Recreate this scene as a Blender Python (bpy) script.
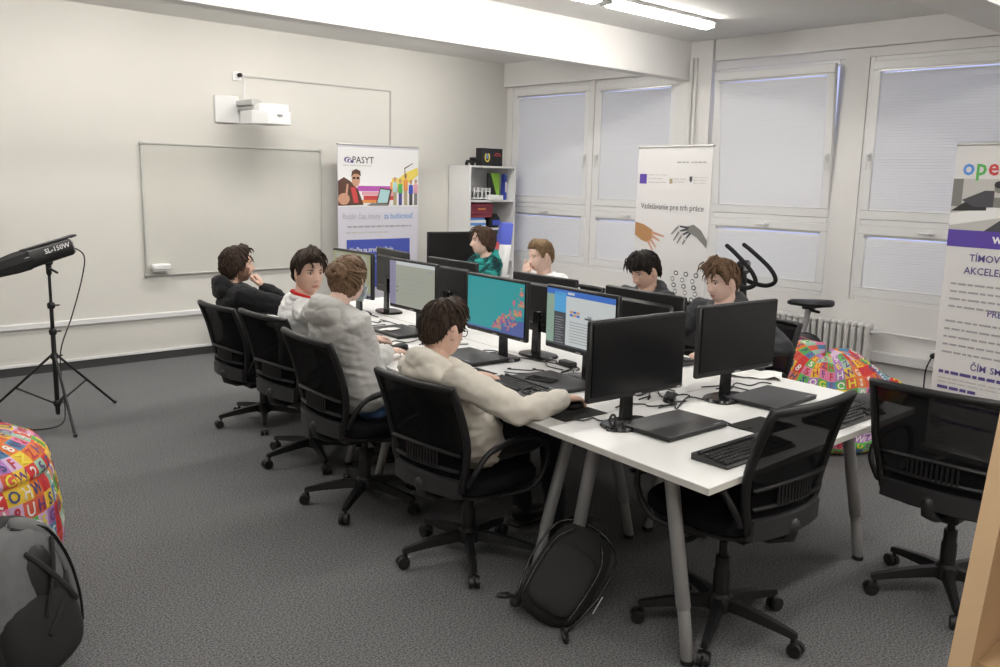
import bpy, math, random
from math import sin, cos, pi, radians as rad
from mathutils import Vector as V, Matrix, noise as mnoise

for _o in list(bpy.data.objects):
    bpy.data.objects.remove(_o, do_unlink=True)
scene = bpy.context.scene
C = scene.collection
random.seed(7)

# ------------------------------------------------------------------ camera
CAM_Z = 1.72
yaw, pitch, roll = rad(42.826), rad(9.93), rad(1.395)
_f = V((sin(yaw)*cos(pitch), cos(yaw)*cos(pitch), -sin(pitch)))
_r = V((cos(yaw), -sin(yaw), 0)); _u = _r.cross(_f)
_r2 = cos(roll)*_r + sin(roll)*_u; _u2 = -sin(roll)*_r + cos(roll)*_u
camd = bpy.data.cameras.new('camera'); cam = bpy.data.objects.new('camera', camd); C.objects.link(cam)
camd.sensor_width = 36; camd.lens = 36*0.88305; camd.clip_start = .05; camd.clip_end = 100
cam.matrix_world = Matrix(((_r2.x, _u2.x, -_f.x, 0), (_r2.y, _u2.y, -_f.y, 0), (_r2.z, _u2.z, -_f.z, CAM_Z), (0, 0, 0, 1)))
scene.camera = cam
# ------------------------------------------------------------------ world and exposure
w = bpy.data.worlds.new('world'); scene.world = w; w.use_nodes = True
w.node_tree.nodes['Background'].inputs[0].default_value = (.55, .60, .95, 1)
w.node_tree.nodes['Background'].inputs[1].default_value = 1.1
vs = scene.view_settings
vs.view_transform = 'Standard'; vs.look = 'None'; vs.gamma = 1; vs.use_curve_mapping = False; vs.exposure = 0.0
LAMP = 37.5          # strength of the fluorescent diffusers

# ------------------------------------------------------------------ helpers
class G:
    """collects closed shapes into one mesh"""
    def __init__(s): s.v = []; s.f = []; s.m = []; s.uv = None
    def add(s, vs_, fs, mi=0, M=None):
        o = len(s.v)
        s.v += [tuple(M @ V(p)) for p in vs_] if M else [tuple(p) for p in vs_]
        s.f += [tuple(i+o for i in f) for f in fs]; s.m += [mi]*len(fs); return s
    def box(s, c, d, M=None, b=0, mi=0):
        hx, hy, hz = d[0]/2, d[1]/2, d[2]/2
        if not b:
            vs_ = [(c[0]+x*hx, c[1]+y*hy, c[2]+z*hz) for x in (-1, 1) for y in (-1, 1) for z in (-1, 1)]
            return s.add(vs_, [(0, 1, 3, 2), (4, 6, 7, 5), (0, 4, 5, 1), (2, 3, 7, 6), (0, 2, 6, 4), (1, 5, 7, 3)], mi, M)
        b = min(b, hx*.98, hy*.98, hz*.98); vs_ = []; ix = {}
        for x in (-1, 1):
            for y in (-1, 1):
                for z in (-1, 1):
                    for a in range(3):
                        q = [hx-b, hy-b, hz-b]; q[a] += b; ix[(x, y, z, a)] = len(vs_)
                        vs_.append((c[0]+x*q[0], c[1]+y*q[1], c[2]+z*q[2]))
        fs = []
        def face(ids):
            p = [V(vs_[i]) for i in ids]; n = (p[1]-p[0]).cross(p[2]-p[0]); cc = sum(p, V())/len(p)-V(c)
            fs.append(tuple(ids) if n.dot(cc) > 0 else tuple(reversed(ids)))
        for a in range(3):
            o = [k for k in range(3) if k != a]
            for sg in (-1, 1):
                ids = []
                for p, q in ((-1, -1), (1, -1), (1, 1), (-1, 1)):
                    k = [0, 0, 0]; k[a] = sg; k[o[0]] = p; k[o[1]] = q; ids.append(ix[(*k, a)])
                face(ids)
            for p in (-1, 1):
                for q in (-1, 1):
                    k = [0, 0, 0]; k[o[0]] = p; k[o[1]] = q; k2 = k[:]; k[a] = -1; k2[a] = 1
                    face([ix[(*k, o[0])], ix[(*k2, o[0])], ix[(*k2, o[1])], ix[(*k, o[1])]])
        for x in (-1, 1):
            for y in (-1, 1):
                for z in (-1, 1): face([ix[(x, y, z, 0)], ix[(x, y, z, 1)], ix[(x, y, z, 2)]])
        return s.add(vs_, fs, mi, M)
    def tube(s, pts, r, n=8, mi=0, dome=True, flat=None, M=None, closed=False):
        """tube along points; r number or list; flat=(nx,ny,nz,k): squash along that axis by k"""
        P = [V(p) for p in pts]; m = len(P); R = list(r) if isinstance(r, (list, tuple)) else [r]*m
        T = []
        for i in range(m):
            if closed: d = P[(i+1) % m]-P[i-1]
            else: d = P[min(i+1, m-1)]-P[max(i-1, 0)]
            T.append(d.normalized() if d.length > 1e-9 else V((0, 0, 1)))
        up = V((0, 0, 1)) if abs(T[0].z) < .9 else V((1, 0, 0))
        a = T[0].cross(up).normalized(); rings = []
        for i in range(m):
            a = (a-T[i]*a.dot(T[i])).normalized(); bb = T[i].cross(a); rings.append((P[i], a.copy(), bb, R[i]))
        seq = []
        if dome and not closed:
            for k in (.35, .75): seq.append((rings[0][0]-T[0]*R[0]*sin(acos_(k)), rings[0][1], rings[0][2], R[0]*k))
        seq += rings
        if dome and not closed:
            for k in (.75, .35): seq.append((rings[-1][0]+T[-1]*R[-1]*sin(acos_(k)), rings[-1][1], rings[-1][2], R[-1]*k))
        vs_ = []
        fl = (V(flat[:3]).normalized(), flat[3]) if flat else None
        for p, a_, b_, rr in seq:
            for k in range(n):
                t = 2*pi*k/n; o = a_*cos(t)*rr + b_*sin(t)*rr
                if fl: o -= fl[0]*o.dot(fl[0])*(1-fl[1])
                vs_.append(p+o)
        L = len(seq); fs = []
        for i in range(L if closed else L-1):
            j = (i+1) % L
            for k in range(n):
                k2 = (k+1) % n; fs.append((i*n+k, i*n+k2, j*n+k2, j*n+k))
        if not closed:
            fs.append(tuple(range(n-1, -1, -1))); fs.append(tuple((L-1)*n+k for k in range(n)))
        return s.add(vs_, fs, mi, M)
    def loft(s, rings, mi=0, cap=True, M=None):
        n = len(rings[0]); vs_ = [p for r in rings for p in r]; fs = []
        for i in range(len(rings)-1):
            for k in range(n):
                k2 = (k+1) % n; fs.append((i*n+k, i*n+k2, (i+1)*n+k2, (i+1)*n+k))
        if cap: fs.append(tuple(range(n-1, -1, -1))); fs.append(tuple((len(rings)-1)*n+k for k in range(n)))
        return s.add(vs_, fs, mi, M)
    def lathe(s, prof, n=20, mi=0, M=None, c=(0, 0, 0)):
        return s.loft([[(c[0]+r*cos(2*pi*k/n), c[1]+r*sin(2*pi*k/n), c[2]+z) for k in range(n)] for r, z in prof], mi, True, M)
    def ell(s, c, r, n=16, mi=0, M=None, e=(1, 1)):
        """(super)ellipsoid"""
        pw = lambda x, q: math.copysign(abs(x)**q, x); c = V(c); rings = []
        h = n//2
        for i in range(h+1):
            t = -pi/2+pi*i/h; t = max(-pi/2+.04, min(pi/2-.04, t)); ct, st = pw(cos(t), e[0]), pw(sin(t), e[0])
            rings.append([(c.x+r[0]*ct*pw(cos(2*pi*k/n), e[1]), c.y+r[1]*ct*pw(sin(2*pi*k/n), e[1]), c.z+r[2]*st) for k in range(n)])
        return s.loft(rings, mi, True, M)
    def quad(s, p, mi=0, M=None): return s.add(p, [tuple(range(len(p)))], mi, M)
    def prism(s, poly, d, mi=0, M=None):
        """polygon of 3-D points extruded by vector d"""
        n = len(poly); d = V(d); vs_ = [V(p) for p in poly]+[V(p)+d for p in poly]
        return s.add(vs_, [tuple(range(n-1, -1, -1)), tuple(range(n, 2*n))]+[(k, (k+1) % n, n+(k+1) % n, n+k) for k in range(n)], mi, M)
    def mesh(s, name, mats, smooth=None):
        me = bpy.data.meshes.new(name); me.from_pydata(s.v, [], s.f)
        if not isinstance(mats, (list, tuple)): mats = [mats]
        for m in mats: me.materials.append(MAT[m] if isinstance(m, str) else m)
        if len(mats) > 1: me.polygons.foreach_set('material_index', s.m)
        if s.uv:
            ul = me.uv_layers.new(name='UVMap')
            for l in me.loops: ul.data[l.index].uv = s.uv[l.vertex_index]
        me.update()
        if smooth is not None:
            me.shade_smooth()
            if smooth < 180: me.set_sharp_from_angle(angle=rad(smooth))
        return me
def acos_(k): return math.acos(max(-1, min(1, k)))

def obj(name, g, mats, parent=None, smooth=38, loc=None, rot=None):
    me = g.mesh(name, mats, smooth) if isinstance(g, G) else g
    o = bpy.data.objects.new(name, me); C.objects.link(o)
    if parent: o.parent = parent
    if loc: o.location = loc
    if rot: o.rotation_euler = rot
    return o
def tag(o, label, cat, group=None):
    o['label'] = label; o['category'] = cat
    if group: o['group'] = group
    return o
def thing(name, label, cat, loc=(0, 0, 0), rz=0, group=None):
    o = bpy.data.objects.new(name, None); C.objects.link(o); o.location = loc; o.rotation_euler = (0, 0, rad(rz)); o.empty_display_size = .1
    return tag(o, label, cat, group)
def struct(name, g, mats, parent=None, smooth=38, **k):
    o = obj(name, g, mats, parent, smooth, **k)
    if not parent: o['kind'] = 'structure'
    return o
def dup(root, loc=None, rz=None, label=None, group=None):
    r = root.copy(); C.objects.link(r)
    if loc is not None: r.location = loc
    if rz is not None: r.rotation_euler = (0, 0, rad(rz))
    if label: r['label'] = label
    if group: r['group'] = group
    for ch in list(root.children):
        c = ch.copy(); C.objects.link(c); c.parent = r
        for g_ in ch.children:
            d = g_.copy(); C.objects.link(d); d.parent = c
    return r
def spline(pts, n=6):
    P = [V(p) for p in pts]; out = []
    for i in range(len(P)-1):
        p0, p1, p2, p3 = P[max(i-1, 0)], P[i], P[i+1], P[min(i+2, len(P)-1)]
        for k in range(n):
            t = k/n; out.append(.5*((2*p1)+(p2-p0)*t+(2*p0-5*p1+4*p2-p3)*t*t+(3*p1-p0-3*p2+p3)*t**3))
    out.append(P[-1]); return out
def Rz(a, loc=(0, 0, 0)): return Matrix.Translation(loc) @ Matrix.Rotation(rad(a), 4, 'Z')
def Raxis(x, y, z, loc):
    """matrix with given local axes as columns"""
    return Matrix(((x[0], y[0], z[0], loc[0]), (x[1], y[1], z[1], loc[1]), (x[2], y[2], z[2], loc[2]), (0, 0, 0, 1)))

_txt = {}
def text(s, size=1, bold=0):
    """flat mesh (verts, faces) of a line of text, baseline left at the origin, in the XY plane"""
    k = (s, bold)
    if k not in _txt:
        c = bpy.data.curves.new('t', 'FONT'); c.body = s; c.size = 1; c.resolution_u = 2; c.offset = bold
        o = bpy.data.objects.new('t', c); C.objects.link(o); dg = bpy.context.evaluated_depsgraph_get()
        me = bpy.data.meshes.new_from_object(o.evaluated_get(dg))
        _txt[k] = ([tuple(v.co) for v in me.vertices], [tuple(p.vertices) for p in me.polygons])
        bpy.data.objects.remove(o); bpy.data.curves.remove(c); bpy.data.meshes.remove(me)
    v, f = _txt[k]; return [(x*size, y*size, 0) for x, y, z in v], f
def put_text(g, s, x, z, size, y=-.004, mi=0, bold=0, align='l', width=None):
    """text standing in the XZ plane facing -Y"""
    v, f = text(s, size, bold); w_ = max(p[0] for p in v)
    k = 1
    if width: k = width/w_; w_ = width
    o = {'l': 0, 'c': -w_/2, 'r': -w_}[align]
    g.add([(x+o+p[0]*k, y, z+p[1]) for p in v], f, mi)

# ------------------------------------------------------------------ materials
MAT = {}
def mat(name, col, rough=.5, metal=0, var=None, bump=None, emit=None, spec=.5, trans=0, alpha=None, sheen=0):
    m = bpy.data.materials.new(name); m.use_nodes = True; nt = m.node_tree; N = nt.nodes; L = nt.links
    b = N['Principled BSDF']; b.inputs['Base Color'].default_value = (*col, 1); b.inputs['Roughness'].default_value = rough
    b.inputs['Metallic'].default_value = metal; b.inputs['Specular IOR Level'].default_value = spec
    if trans: b.inputs['Transmission Weight'].default_value = trans
    if sheen: b.inputs['Sheen Weight'].default_value = sheen
    if emit: b.inputs['Emission Color'].default_value = (*emit[0], 1); b.inputs['Emission Strength'].default_value = emit[1]
    tc = N.new('ShaderNodeTexCoord')
    if var:      # (scale, amount, detail)
        n = N.new('ShaderNodeTexNoise'); n.inputs['Scale'].default_value = var[0]; n.inputs['Detail'].default_value = var[2] if len(var) > 2 else 3
        L.new(tc.outputs['Object'], n.inputs['Vector'])
        r = N.new('ShaderNodeValToRGB'); a = var[1]
        r.color_ramp.elements[0].position = .3; r.color_ramp.elements[1].position = .7
        r.color_ramp.elements[0].color = (*[max(0, c*(1-a)) for c in col], 1); r.color_ramp.elements[1].color = (*[min(1, c*(1+a)) for c in col], 1)
        L.new(n.outputs['Fac'], r.inputs['Fac']); L.new(r.outputs['Color'], b.inputs['Base Color'])
    if bump:     # (scale, strength, distance)
        n2 = N.new('ShaderNodeTexNoise'); n2.inputs['Scale'].default_value = bump[0]; n2.inputs['Detail'].default_value = 4
        L.new(tc.outputs['Object'], n2.inputs['Vector'])
        bp = N.new('ShaderNodeBump'); bp.inputs['Strength'].default_value = bump[1]; bp.inputs['Distance'].default_value = bump[2] if len(bump) > 2 else .01
        L.new(n2.outputs['Fac'], bp.inputs['Height']); L.new(bp.outputs['Normal'], b.inputs['Normal'])
    if alpha is not None:
        t = N.new('ShaderNodeBsdfTransparent'); mx = N.new('ShaderNodeMixShader'); mx.inputs[0].default_value = alpha
        L.new(t.outputs[0], mx.inputs[1]); L.new(b.outputs[0], mx.inputs[2]); L.new(mx.outputs[0], N['Material Output'].inputs[0])
    MAT[name] = m; return m
mat('wall', (.67, .655, .615), .75, var=(1.2, .015), bump=(60, .08, .004))
mat('wall_white', (.80, .79, .775), .7, var=(1.5, .02), bump=(60, .06, .004))
mat('ceil', (.74, .73, .71), .8, bump=(40, .06, .004))
mat('carpet', (.105, .106, .110), .95, spec=.1)
m = MAT['carpet']; nt = m.node_tree; N = nt.nodes; L = nt.links
tc = N.new('ShaderNodeTexCoord'); n1 = N.new('ShaderNodeTexNoise'); n1.inputs['Scale'].default_value = 125; n1.inputs['Detail'].default_value = 5; n1.inputs['Roughness'].default_value = .75
n2 = N.new('ShaderNodeTexNoise'); n2.inputs['Scale'].default_value = 2.2; n2.inputs['Detail'].default_value = 4
r1 = N.new('ShaderNodeValToRGB'); e = r1.color_ramp.elements; e[0].position = .40; e[1].position = .60
e[0].color = (.055, .056, .059, 1); e[1].color = (.225, .226, .23, 1)
mx = N.new('ShaderNodeMixRGB'); mx.blend_type = 'MULTIPLY'; mx.inputs[0].default_value = .35
r2 = N.new('ShaderNodeValToRGB'); r2.color_ramp.elements[0].color = (.75, .75, .75, 1); r2.color_ramp.elements[1].color = (1.15, 1.15, 1.15, 1)
L.new(tc.outputs['Object'], n1.inputs[0]); L.new(tc.outputs['Object'], n2.inputs[0]); L.new(n1.outputs['Fac'], r1.inputs[0]); L.new(n2.outputs['Fac'], r2.inputs[0])
L.new(r1.outputs[0], mx.inputs[1]); L.new(r2.outputs[0], mx.inputs[2]); L.new(mx.outputs[0], N['Principled BSDF'].inputs['Base Color'])
bp = N.new('ShaderNodeBump'); bp.inputs['Strength'].default_value = .12; bp.inputs['Distance'].default_value = .002
L.new(n1.outputs['Fac'], bp.inputs['Height']); L.new(bp.outputs['Normal'], N['Principled BSDF'].inputs['Normal'])
mat('skirting', (.045, .045, .047), .7)
mat('white_gloss', (.78, .78, .78), .35, var=(4, .01))
mat('upvc', (.80, .80, .80), .35)
mat('glass', (1, 1, 1), .02, trans=1, alpha=.3)
mat('blind', (.78, .785, .79), .5)
mat('board', (.60, .595, .545), .25, var=(2, .015))
mat('alu', (.55, .55, .54), .35, metal=.6)
mat('frame_light', (.50, .50, .48), .5); mat('grey_line', (.5, .49, .47), .6)
mat('plastic_white', (.75, .75, .75), .4)
mat('pack_grey', (.13, .135, .14), .7, var=(20, .1)); mat('plastic_grey', (.32, .32, .33), .5)
mat('desk', (.80, .80, .79), .35, var=(6, .01))
mat('desk_edge', (.62, .61, .58), .5)
mat('leg_grey', (.30, .30, .305), .4, metal=.3)
mat('black', (.010, .010, .011), .5)
mat('black_gloss', (.006, .006, .007), .22)
mat('black_soft', (.014, .014, .015), .85, bump=(220, .3, .003))
mat('black_plastic', (.010, .010, .011), .45, bump=(300, .1, .001))
mat('chair_fabric', (.006, .006, .008), .9, spec=.15, bump=(400, .4, .002))
mat('chair_plastic', (.011, .011, .012), .45, spec=.35)
mat('chair_bar', (.026, .026, .028), .42, spec=.4)
mat('mesh', (.006, .006, .007), .9, alpha=.80, spec=.1)
mat('laptop', (.045, .045, .047), .45, var=(30, .06))
mat('key', (.012, .012, .013), .45)
mat('kb_body', (.035, .035, .036), .5)
mat('pad', (.012, .012, .012), .9)
mat('cable', (.012, .012, .012), .5)
mat('lamp_body', (.7, .7, .7), .5)
mat('lamp_on', (1, 1, 1), .5, emit=((1, .965, .91), LAMP))
mat('paper', (.82, .82, .80), .7)
mat('wood', (.58, .40, .235), .5, var=(3, .08))
mat('chrome', (.6, .6, .6), .25, metal=1)
mat('maroon', (.16, .025, .05), .4)
mat('radiator', (.74, .735, .72), .4)
mat('ban_white', (.70, .69, .69), .6)
mat('ban_lilac', (.62, .61, .68), .6)
for n, c in dict(p_purple=(.10, .055, .36), p_dkpurple=(.09, .07, .25), p_blue=(.06, .09, .42), p_ltblue=(.16, .32, .62), p_grey=(.36, .36, .38), p_dark=(.06, .06, .07),
                 p_black=(.02, .02, .02), p_red=(.55, .06, .06), p_orange=(.72, .28, .08), p_yellow=(.75, .6, .12), p_green=(.10, .42, .10), p_magenta=(.45, .10, .42),
                 p_skin=(.55, .30, .20), p_brown=(.10, .045, .03), p_tan=(.42, .22, .09), p_white=(.8, .8, .8), p_gblue=(.10, .28, .70), p_teal=(.40, .62, .64), p_midgrey=(.2, .2, .19),
                 p_ltgrey=(.52, .51, .49), p_pink=(.7, .35, .42), p_khaki=(.4, .33, .2), p_maroon=(.22, .03, .05), p_royal=(.05, .08, .45), p_lime=(.28, .55, .06)).items(): mat(n, c, .6)
def emis(name, col, s=.72): return mat(name, (0, 0, 0), .3, emit=(col, s))
emis('e_teal', (.02, .36, .38)); emis('e_doc', (.42, .43, .36)); emis('e_white', (.66, .70, .70)); emis('e_blue', (.05, .18, .62)); emis('e_cyan', (.10, .42, .78)); emis('e_dark', (.06, .065, .08))
emis('e_pink', (.62, .15, .22)); emis('e_orange', (.70, .33, .14)); emis('e_purple', (.10, .14, .40)); emis('e_lilac', (.30, .28, .42)); emis('e_grey', (.35, .36, .37)); emis('e_green', (.30, .45, .35)); emis('e_olive', (.36, .36, .22))
mat('skin', (.66, .43, .34), .5, var=(14, .07), spec=.35); mat('skin_pale', (.69, .48, .40), .5, var=(14, .07), spec=.35)
mat('beard', (.24, .135, .095), .8, var=(60, .3)); mat('lip', (.46, .19, .155), .45); mat('eye_white', (.72, .70, .68), .25); mat('iris', (.03, .018, .012), .2)
for n, c in dict(hair_dark=(.034, .020, .013), hair_brown=(.060, .034, .021), hair_lbrown=(.160, .098, .058), hair_blond=(.19, .122, .068), hair_ginger=(.130, .076, .044), hair_black=(.016, .011, .009)).items():
    mat(n, c, .62, var=(70, .35), bump=(160, .4, .003), spec=.25)
def cloth(n, c, a=.08): mat(n, c, .92, var=(9, a), bump=(350, .25, .002), spec=.15, sheen=.1)
cloth('cl_black', (.012, .0125, .014)); cloth('cl_white', (.70, .70, .70), .03); cloth('cl_grey', (.50, .495, .48), .04); cloth('cl_cream', (.66, .625, .56), .03)
cloth('cl_charcoal', (.055, .056, .062), .15); cloth('cl_dkgrey', (.04, .042, .05)); cloth('cl_jeans', (.06, .12, .25), .3); cloth('cl_trous', (.014, .014, .017)); cloth('cl_red', (.55, .03, .03)); cloth('cl_tee', (.74, .74, .74), .02)
cloth('cl_brown', (.05, .03, .022))
mat('mask', (.5, .62, .66), .8)
# teal camouflage
m = mat('cl_camo', (.02, .12, .12), .9, spec=.15); nt = m.node_tree; N = nt.nodes; L = nt.links
tc = N.new('ShaderNodeTexCoord'); n1 = N.new('ShaderNodeTexNoise'); n1.inputs['Scale'].default_value = 9; L.new(tc.outputs['Object'], n1.inputs[0])
r1 = N.new('ShaderNodeValToRGB'); r1.color_ramp.interpolation = 'CONSTANT'; e = r1.color_ramp.elements; e[0].position = 0; e[0].color = (.008, .03, .035, 1); e[1].position = .46; e[1].color = (.012, .10, .095, 1)
k = e.new(.56); k.color = (.03, .27, .25, 1); L.new(n1.outputs['Fac'], r1.inputs[0]); L.new(r1.outputs[0], N['Principled BSDF'].inputs['Base Color'])
# patchwork of coloured squares on the bean bags
m = mat('patches', (.5, .5, .5), .75, spec=.2); nt = m.node_tree; N = nt.nodes; L = nt.links
tc = N.new('ShaderNodeTexCoord'); fl = N.new('ShaderNodeVectorMath'); fl.operation = 'FLOOR'; L.new(tc.outputs['UV'], fl.inputs[0])
wn = N.new('ShaderNodeTexWhiteNoise'); wn.noise_dimensions = '2D'; L.new(fl.outputs[0], wn.inputs['Vector'])
r1 = N.new('ShaderNodeValToRGB'); r1.color_ramp.interpolation = 'CONSTANT'; cols = [(.62, .05, .05), (.70, .20, .05), (.78, .52, .06), (.12, .42, .10), (.42, .20, .50), (.70, .22, .36), (.32, .52, .40), (.10, .25, .42), (.60, .42, .60), (.66, .12, .08)]
e = r1.color_ramp.elements; e[0].position = 0; e[0].color = (*cols[0], 1); e[1].position = .1; e[1].color = (*cols[1], 1)
for i, c in enumerate(cols[2:]): k = e.new((i+2)/len(cols)); k.color = (*c, 1)
L.new(wn.outputs['Value'], r1.inputs[0]); L.new(r1.outputs[0], N['Principled BSDF'].inputs['Base Color'])
for n, c in dict(l_yellow=(.8, .68, .05), l_purple=(.16, .06, .22), l_white=(.8, .75, .72), l_blue=(.05, .07, .2), l_red=(.5, .03, .05)).items(): mat(n, c, .7)

# ------------------------------------------------------------------ the room
XW, YB, CEIL = 7.454, 8.015, 3.07
X0, Y0 = -1.6, -2.6
g = G(); g.box(((X0+XW)/2, (Y0+YB)/2, -.05), (XW-X0+.6, YB-Y0+.6, .1)); struct('floor', g, 'carpet')
g = G(); g.box(((X0+XW)/2, (Y0+YB)/2, CEIL+.06), (XW-X0+.6, YB-Y0+.6, .12)); struct('ceiling', g, 'ceil')
g = G(); g.box(((X0+XW)/2, YB+.1, CEIL/2), (XW-X0+.6, .2, CEIL)); struct('wall_back', g, 'wall')
g = G(); g.box((X0-.1, (Y0+YB)/2, CEIL/2), (.2, YB-Y0, CEIL)); struct('wall_left', g, 'wall')
g = G(); g.box(((X0+XW)/2, Y0-.1, CEIL/2), (XW-X0+.6, .2, CEIL)); struct('wall_front', g, 'wall')
# window wall: parapet, lintel, piers
WIN = [(7.92, 6.66), (6.62, 5.50), (5.06, 3.79), (3.57, 2.28)]; ZS, ZT = .76, 2.80
g = G()
g.box((XW+.15, (Y0+YB)/2, ZS/2), (.3, YB-Y0, ZS)); g.box((XW+.15, (Y0+YB)/2, (ZT+CEIL)/2), (.3, YB-Y0, CEIL-ZT))
ed = [YB]+[y for a in WIN for y in a]+[Y0]
for i in range(0, len(ed), 2):
    a, b = ed[i], ed[i+1]
    if a-b > .001: g.box((XW+.15, (a+b)/2, (ZS+ZT)/2), (.3, a-b, ZT-ZS))
struct('wall_right', g, 'wall_white')
# column under the beam end, lintel casing, duct
g = G(); g.box((XW-.02, 5.28, CEIL/2), (.10, .40, CEIL)); struct('trim_1', g, 'wall_white')
g = G(); g.box(((X0+XW)/2, 5.405, (2.715+CEIL)/2), (XW-X0, .15, CEIL-2.715)); struct('trim_2', g, 'wall_white')           # beam
g = G(); g.box(((X0+XW)/2, 2.05, (2.72+CEIL)/2), (XW-X0, .30, CEIL-2.72)); struct('trim_3', g, 'wall_white')              # second beam
g = G(); g.box((XW-.03, (5.06+Y0)/2, (2.875+CEIL)/2), (.06, 5.06-Y0, CEIL-2.875)); g.box((XW-.03, 6.75, (2.80+CEIL)/2), (.06, 2.53, CEIL-2.80)); struct('trim_4', g, 'wall_white')
g = G(); g.box(((X0+XW)/2, YB-.012, .41), (XW-X0, .024, .05), b=.006); struct('trim_5', g, 'plastic_white')               # cable duct along the back wall
g = G(); g.box(((X0+XW)/2, YB-.006, .037), (XW-X0, .012, .074)); struct('baseboard_back', g, 'skirting')
g = G(); g.box(((X0+XW)/2, YB-.009, .083), (XW-X0, .018, .02)); struct('trim_6', g, 'plastic_white')
g = G(); g.box((XW-.006, (Y0+YB)/2, .037), (.012, YB-Y0, .074)); struct('baseboard_right', g, 'skirting')
g = G(); g.box((XW-.03, (2.2+5.05)/2, .30), (.06, 2.9, .09), b=.008); struct('trim_7', g, 'plastic_white')                # duct under the windows
g = G(); g.tube([(XW-.09, 5.30, 2.9), (XW-.09, 5.30, 0)], .022, 10); g.tube([(XW-.09, 5.245, 2.9), (XW-.09, 5.245, 0)], .016, 10)
tag(obj('heating_pipe', g, 'radiator', smooth=60), 'white heating riser pipe running down the column between the windows', 'pipe')

def sash(parent, y0, y1, z0, z1, handle, tilt=0):
    """one opening window light, local origin at its bottom inner edge"""
    W = y0-y1; H = z1-z0; g = G(); t = .075
    for c, d in (((0, 0, t/2), (.05, W, t)), ((0, 0, H-t/2), (.05, W, t)), ((0, W/2-t/2, H/2), (.05, t, H-2*t)), ((0, -W/2+t/2, H/2), (.05, t, H-2*t))): g.box(c, d, b=.006)
    o = obj('sash', g, 'upvc', parent, loc=(XW+.03, (y0+y1)/2, z0), rot=(0, rad(-tilt), 0))
    g = G(); g.box((.012, 0, H/2), (.012, W-2*t, H-2*t)); obj('pane', g, 'glass', o)
    g = G(); n = int((H-2*t-.03)/.0235); sw = W-2*t-.005
    for i in range(n):
        z = t+.018+i*.0235
        g.prism([(-.024, sw/2, z-.011), (-.0225, sw/2, z-.012), (-.0085, sw/2, z+.0115), (-.010, sw/2, z+.0125)], (0, -sw, 0))
    b_ = obj('blind', g, 'blind', o, smooth=None); b_['kind'] = 'stuff'
    g = G(); g.box((-.02, 0, H-t-.008), (.022, sw+.03, .018), b=.003); g.box((-.02, sw/2+.012, H-t-.012), (.03, .02, .03), b=.004); obj('headrail', g, 'alu', o)
    g = G(); g.box((-.018, 0, t+.006), (.02, sw, .014), b=.004); obj('bottom_rail', g, 'upvc', o)
    g = G()
    if handle == 't': g.box((-.032, 0, H-t/2), (.014, .05, .026), b=.004); g.tube([(-.045, 0, H-t/2), (-.06, 0, H-t/2), (-.062, .09, H-t/2)], .009, 8)
    else:
        s_ = 1 if handle == 'l' else -1; yy = s_*(W/2-t/2); zz = H*.40
        g.box((-.032, yy, zz), (.014, .028, .07), b=.004); g.tube([(-.045, yy, zz+.01), (-.06, yy, zz+.01), (-.062, yy, zz-.1)], .009, 8)
    obj('window_handle', g, 'plastic_white', o)
    return o
for i, (a, b) in enumerate(WIN):
    g = G(); f = .045; x = XW+.06
    for c, d in (((x, (a+b)/2, ZS+f/2), (.10, a-b-2*f, f)), ((x, (a+b)/2, ZT-f/2), (.10, a-b-2*f, f)), ((x, a-f/2, (ZS+ZT)/2), (.10, f, ZT-ZS)), ((x, b+f/2, (ZS+ZT)/2), (.10, f, ZT-ZS)), ((x, (a+b)/2, 1.425), (.10, a-b-2*f, .05))): g.box(c, d, b=.005)
    wn_ = struct('window_%d' % (i+1), g, 'upvc')
    hd = 'r' if i in (0, 2) else 'l'
    sash(wn_, a-.03, b+.03, 1.452, ZT-.035, hd, 4.6 if i == 2 else 0)
    sash(wn_, a-.03, b+.03, ZS+.03, 1.400, 't')

# radiators
def radiator(y0, n, label):
    r = thing('radiator', label, 'radiator', (XW-.13, y0, 0), 0, None)
    g = G()
    prof = [(-.055, .12), (.055, .12), (.055, .56), (-.055, .56)]
    for x_ in (-.035, .035):
        g.tube([(x_, 0, .14), (x_, 0, .2), (x_, 0, .48), (x_, 0, .54)], [.024, .019, .019, .024], 8)
    g.ell((0, 0, .565), (.07, .027, .028), 10); g.ell((0, 0, .125), (.07, .027, .028), 10); g.box((0, 0, .34), (.05, .008, .40))
    me = g.mesh('rib', 'radiator', 50)
    for i in range(n):
        o = bpy.data.objects.new('rib', me); C.objects.link(o); o.parent = r; o.location = (0, i*.06, 0)
    g = G(); g.box((0, .06, .05), (.05, .03, .1)); g.box((0, (n-2)*.06, .05), (.05, .03, .1)); obj('foot', g, 'radiator', r)
    return r
rad1 = radiator(3.30, 24, 'white ribbed radiator under the windows beside the exercise bike')
g = G(); g.tube([(0, -.02, .52), (0, -.07, .52)], .022, 10); g.tube([(0, -.06, .52), (0, -.06, .55)], .02, 10); obj('valve', g, 'plastic_white', rad1)
g = G(); g.tube([(0, -.07, .52), (.05, -.12, .515), (.10, -.18, .51), (.10, -1.2, .50)], .009, 8); obj('supply_pipe', g, 'radiator', rad1)
radiator(6.30, 16, 'white ribbed radiator under the corner windows behind the students')

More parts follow.
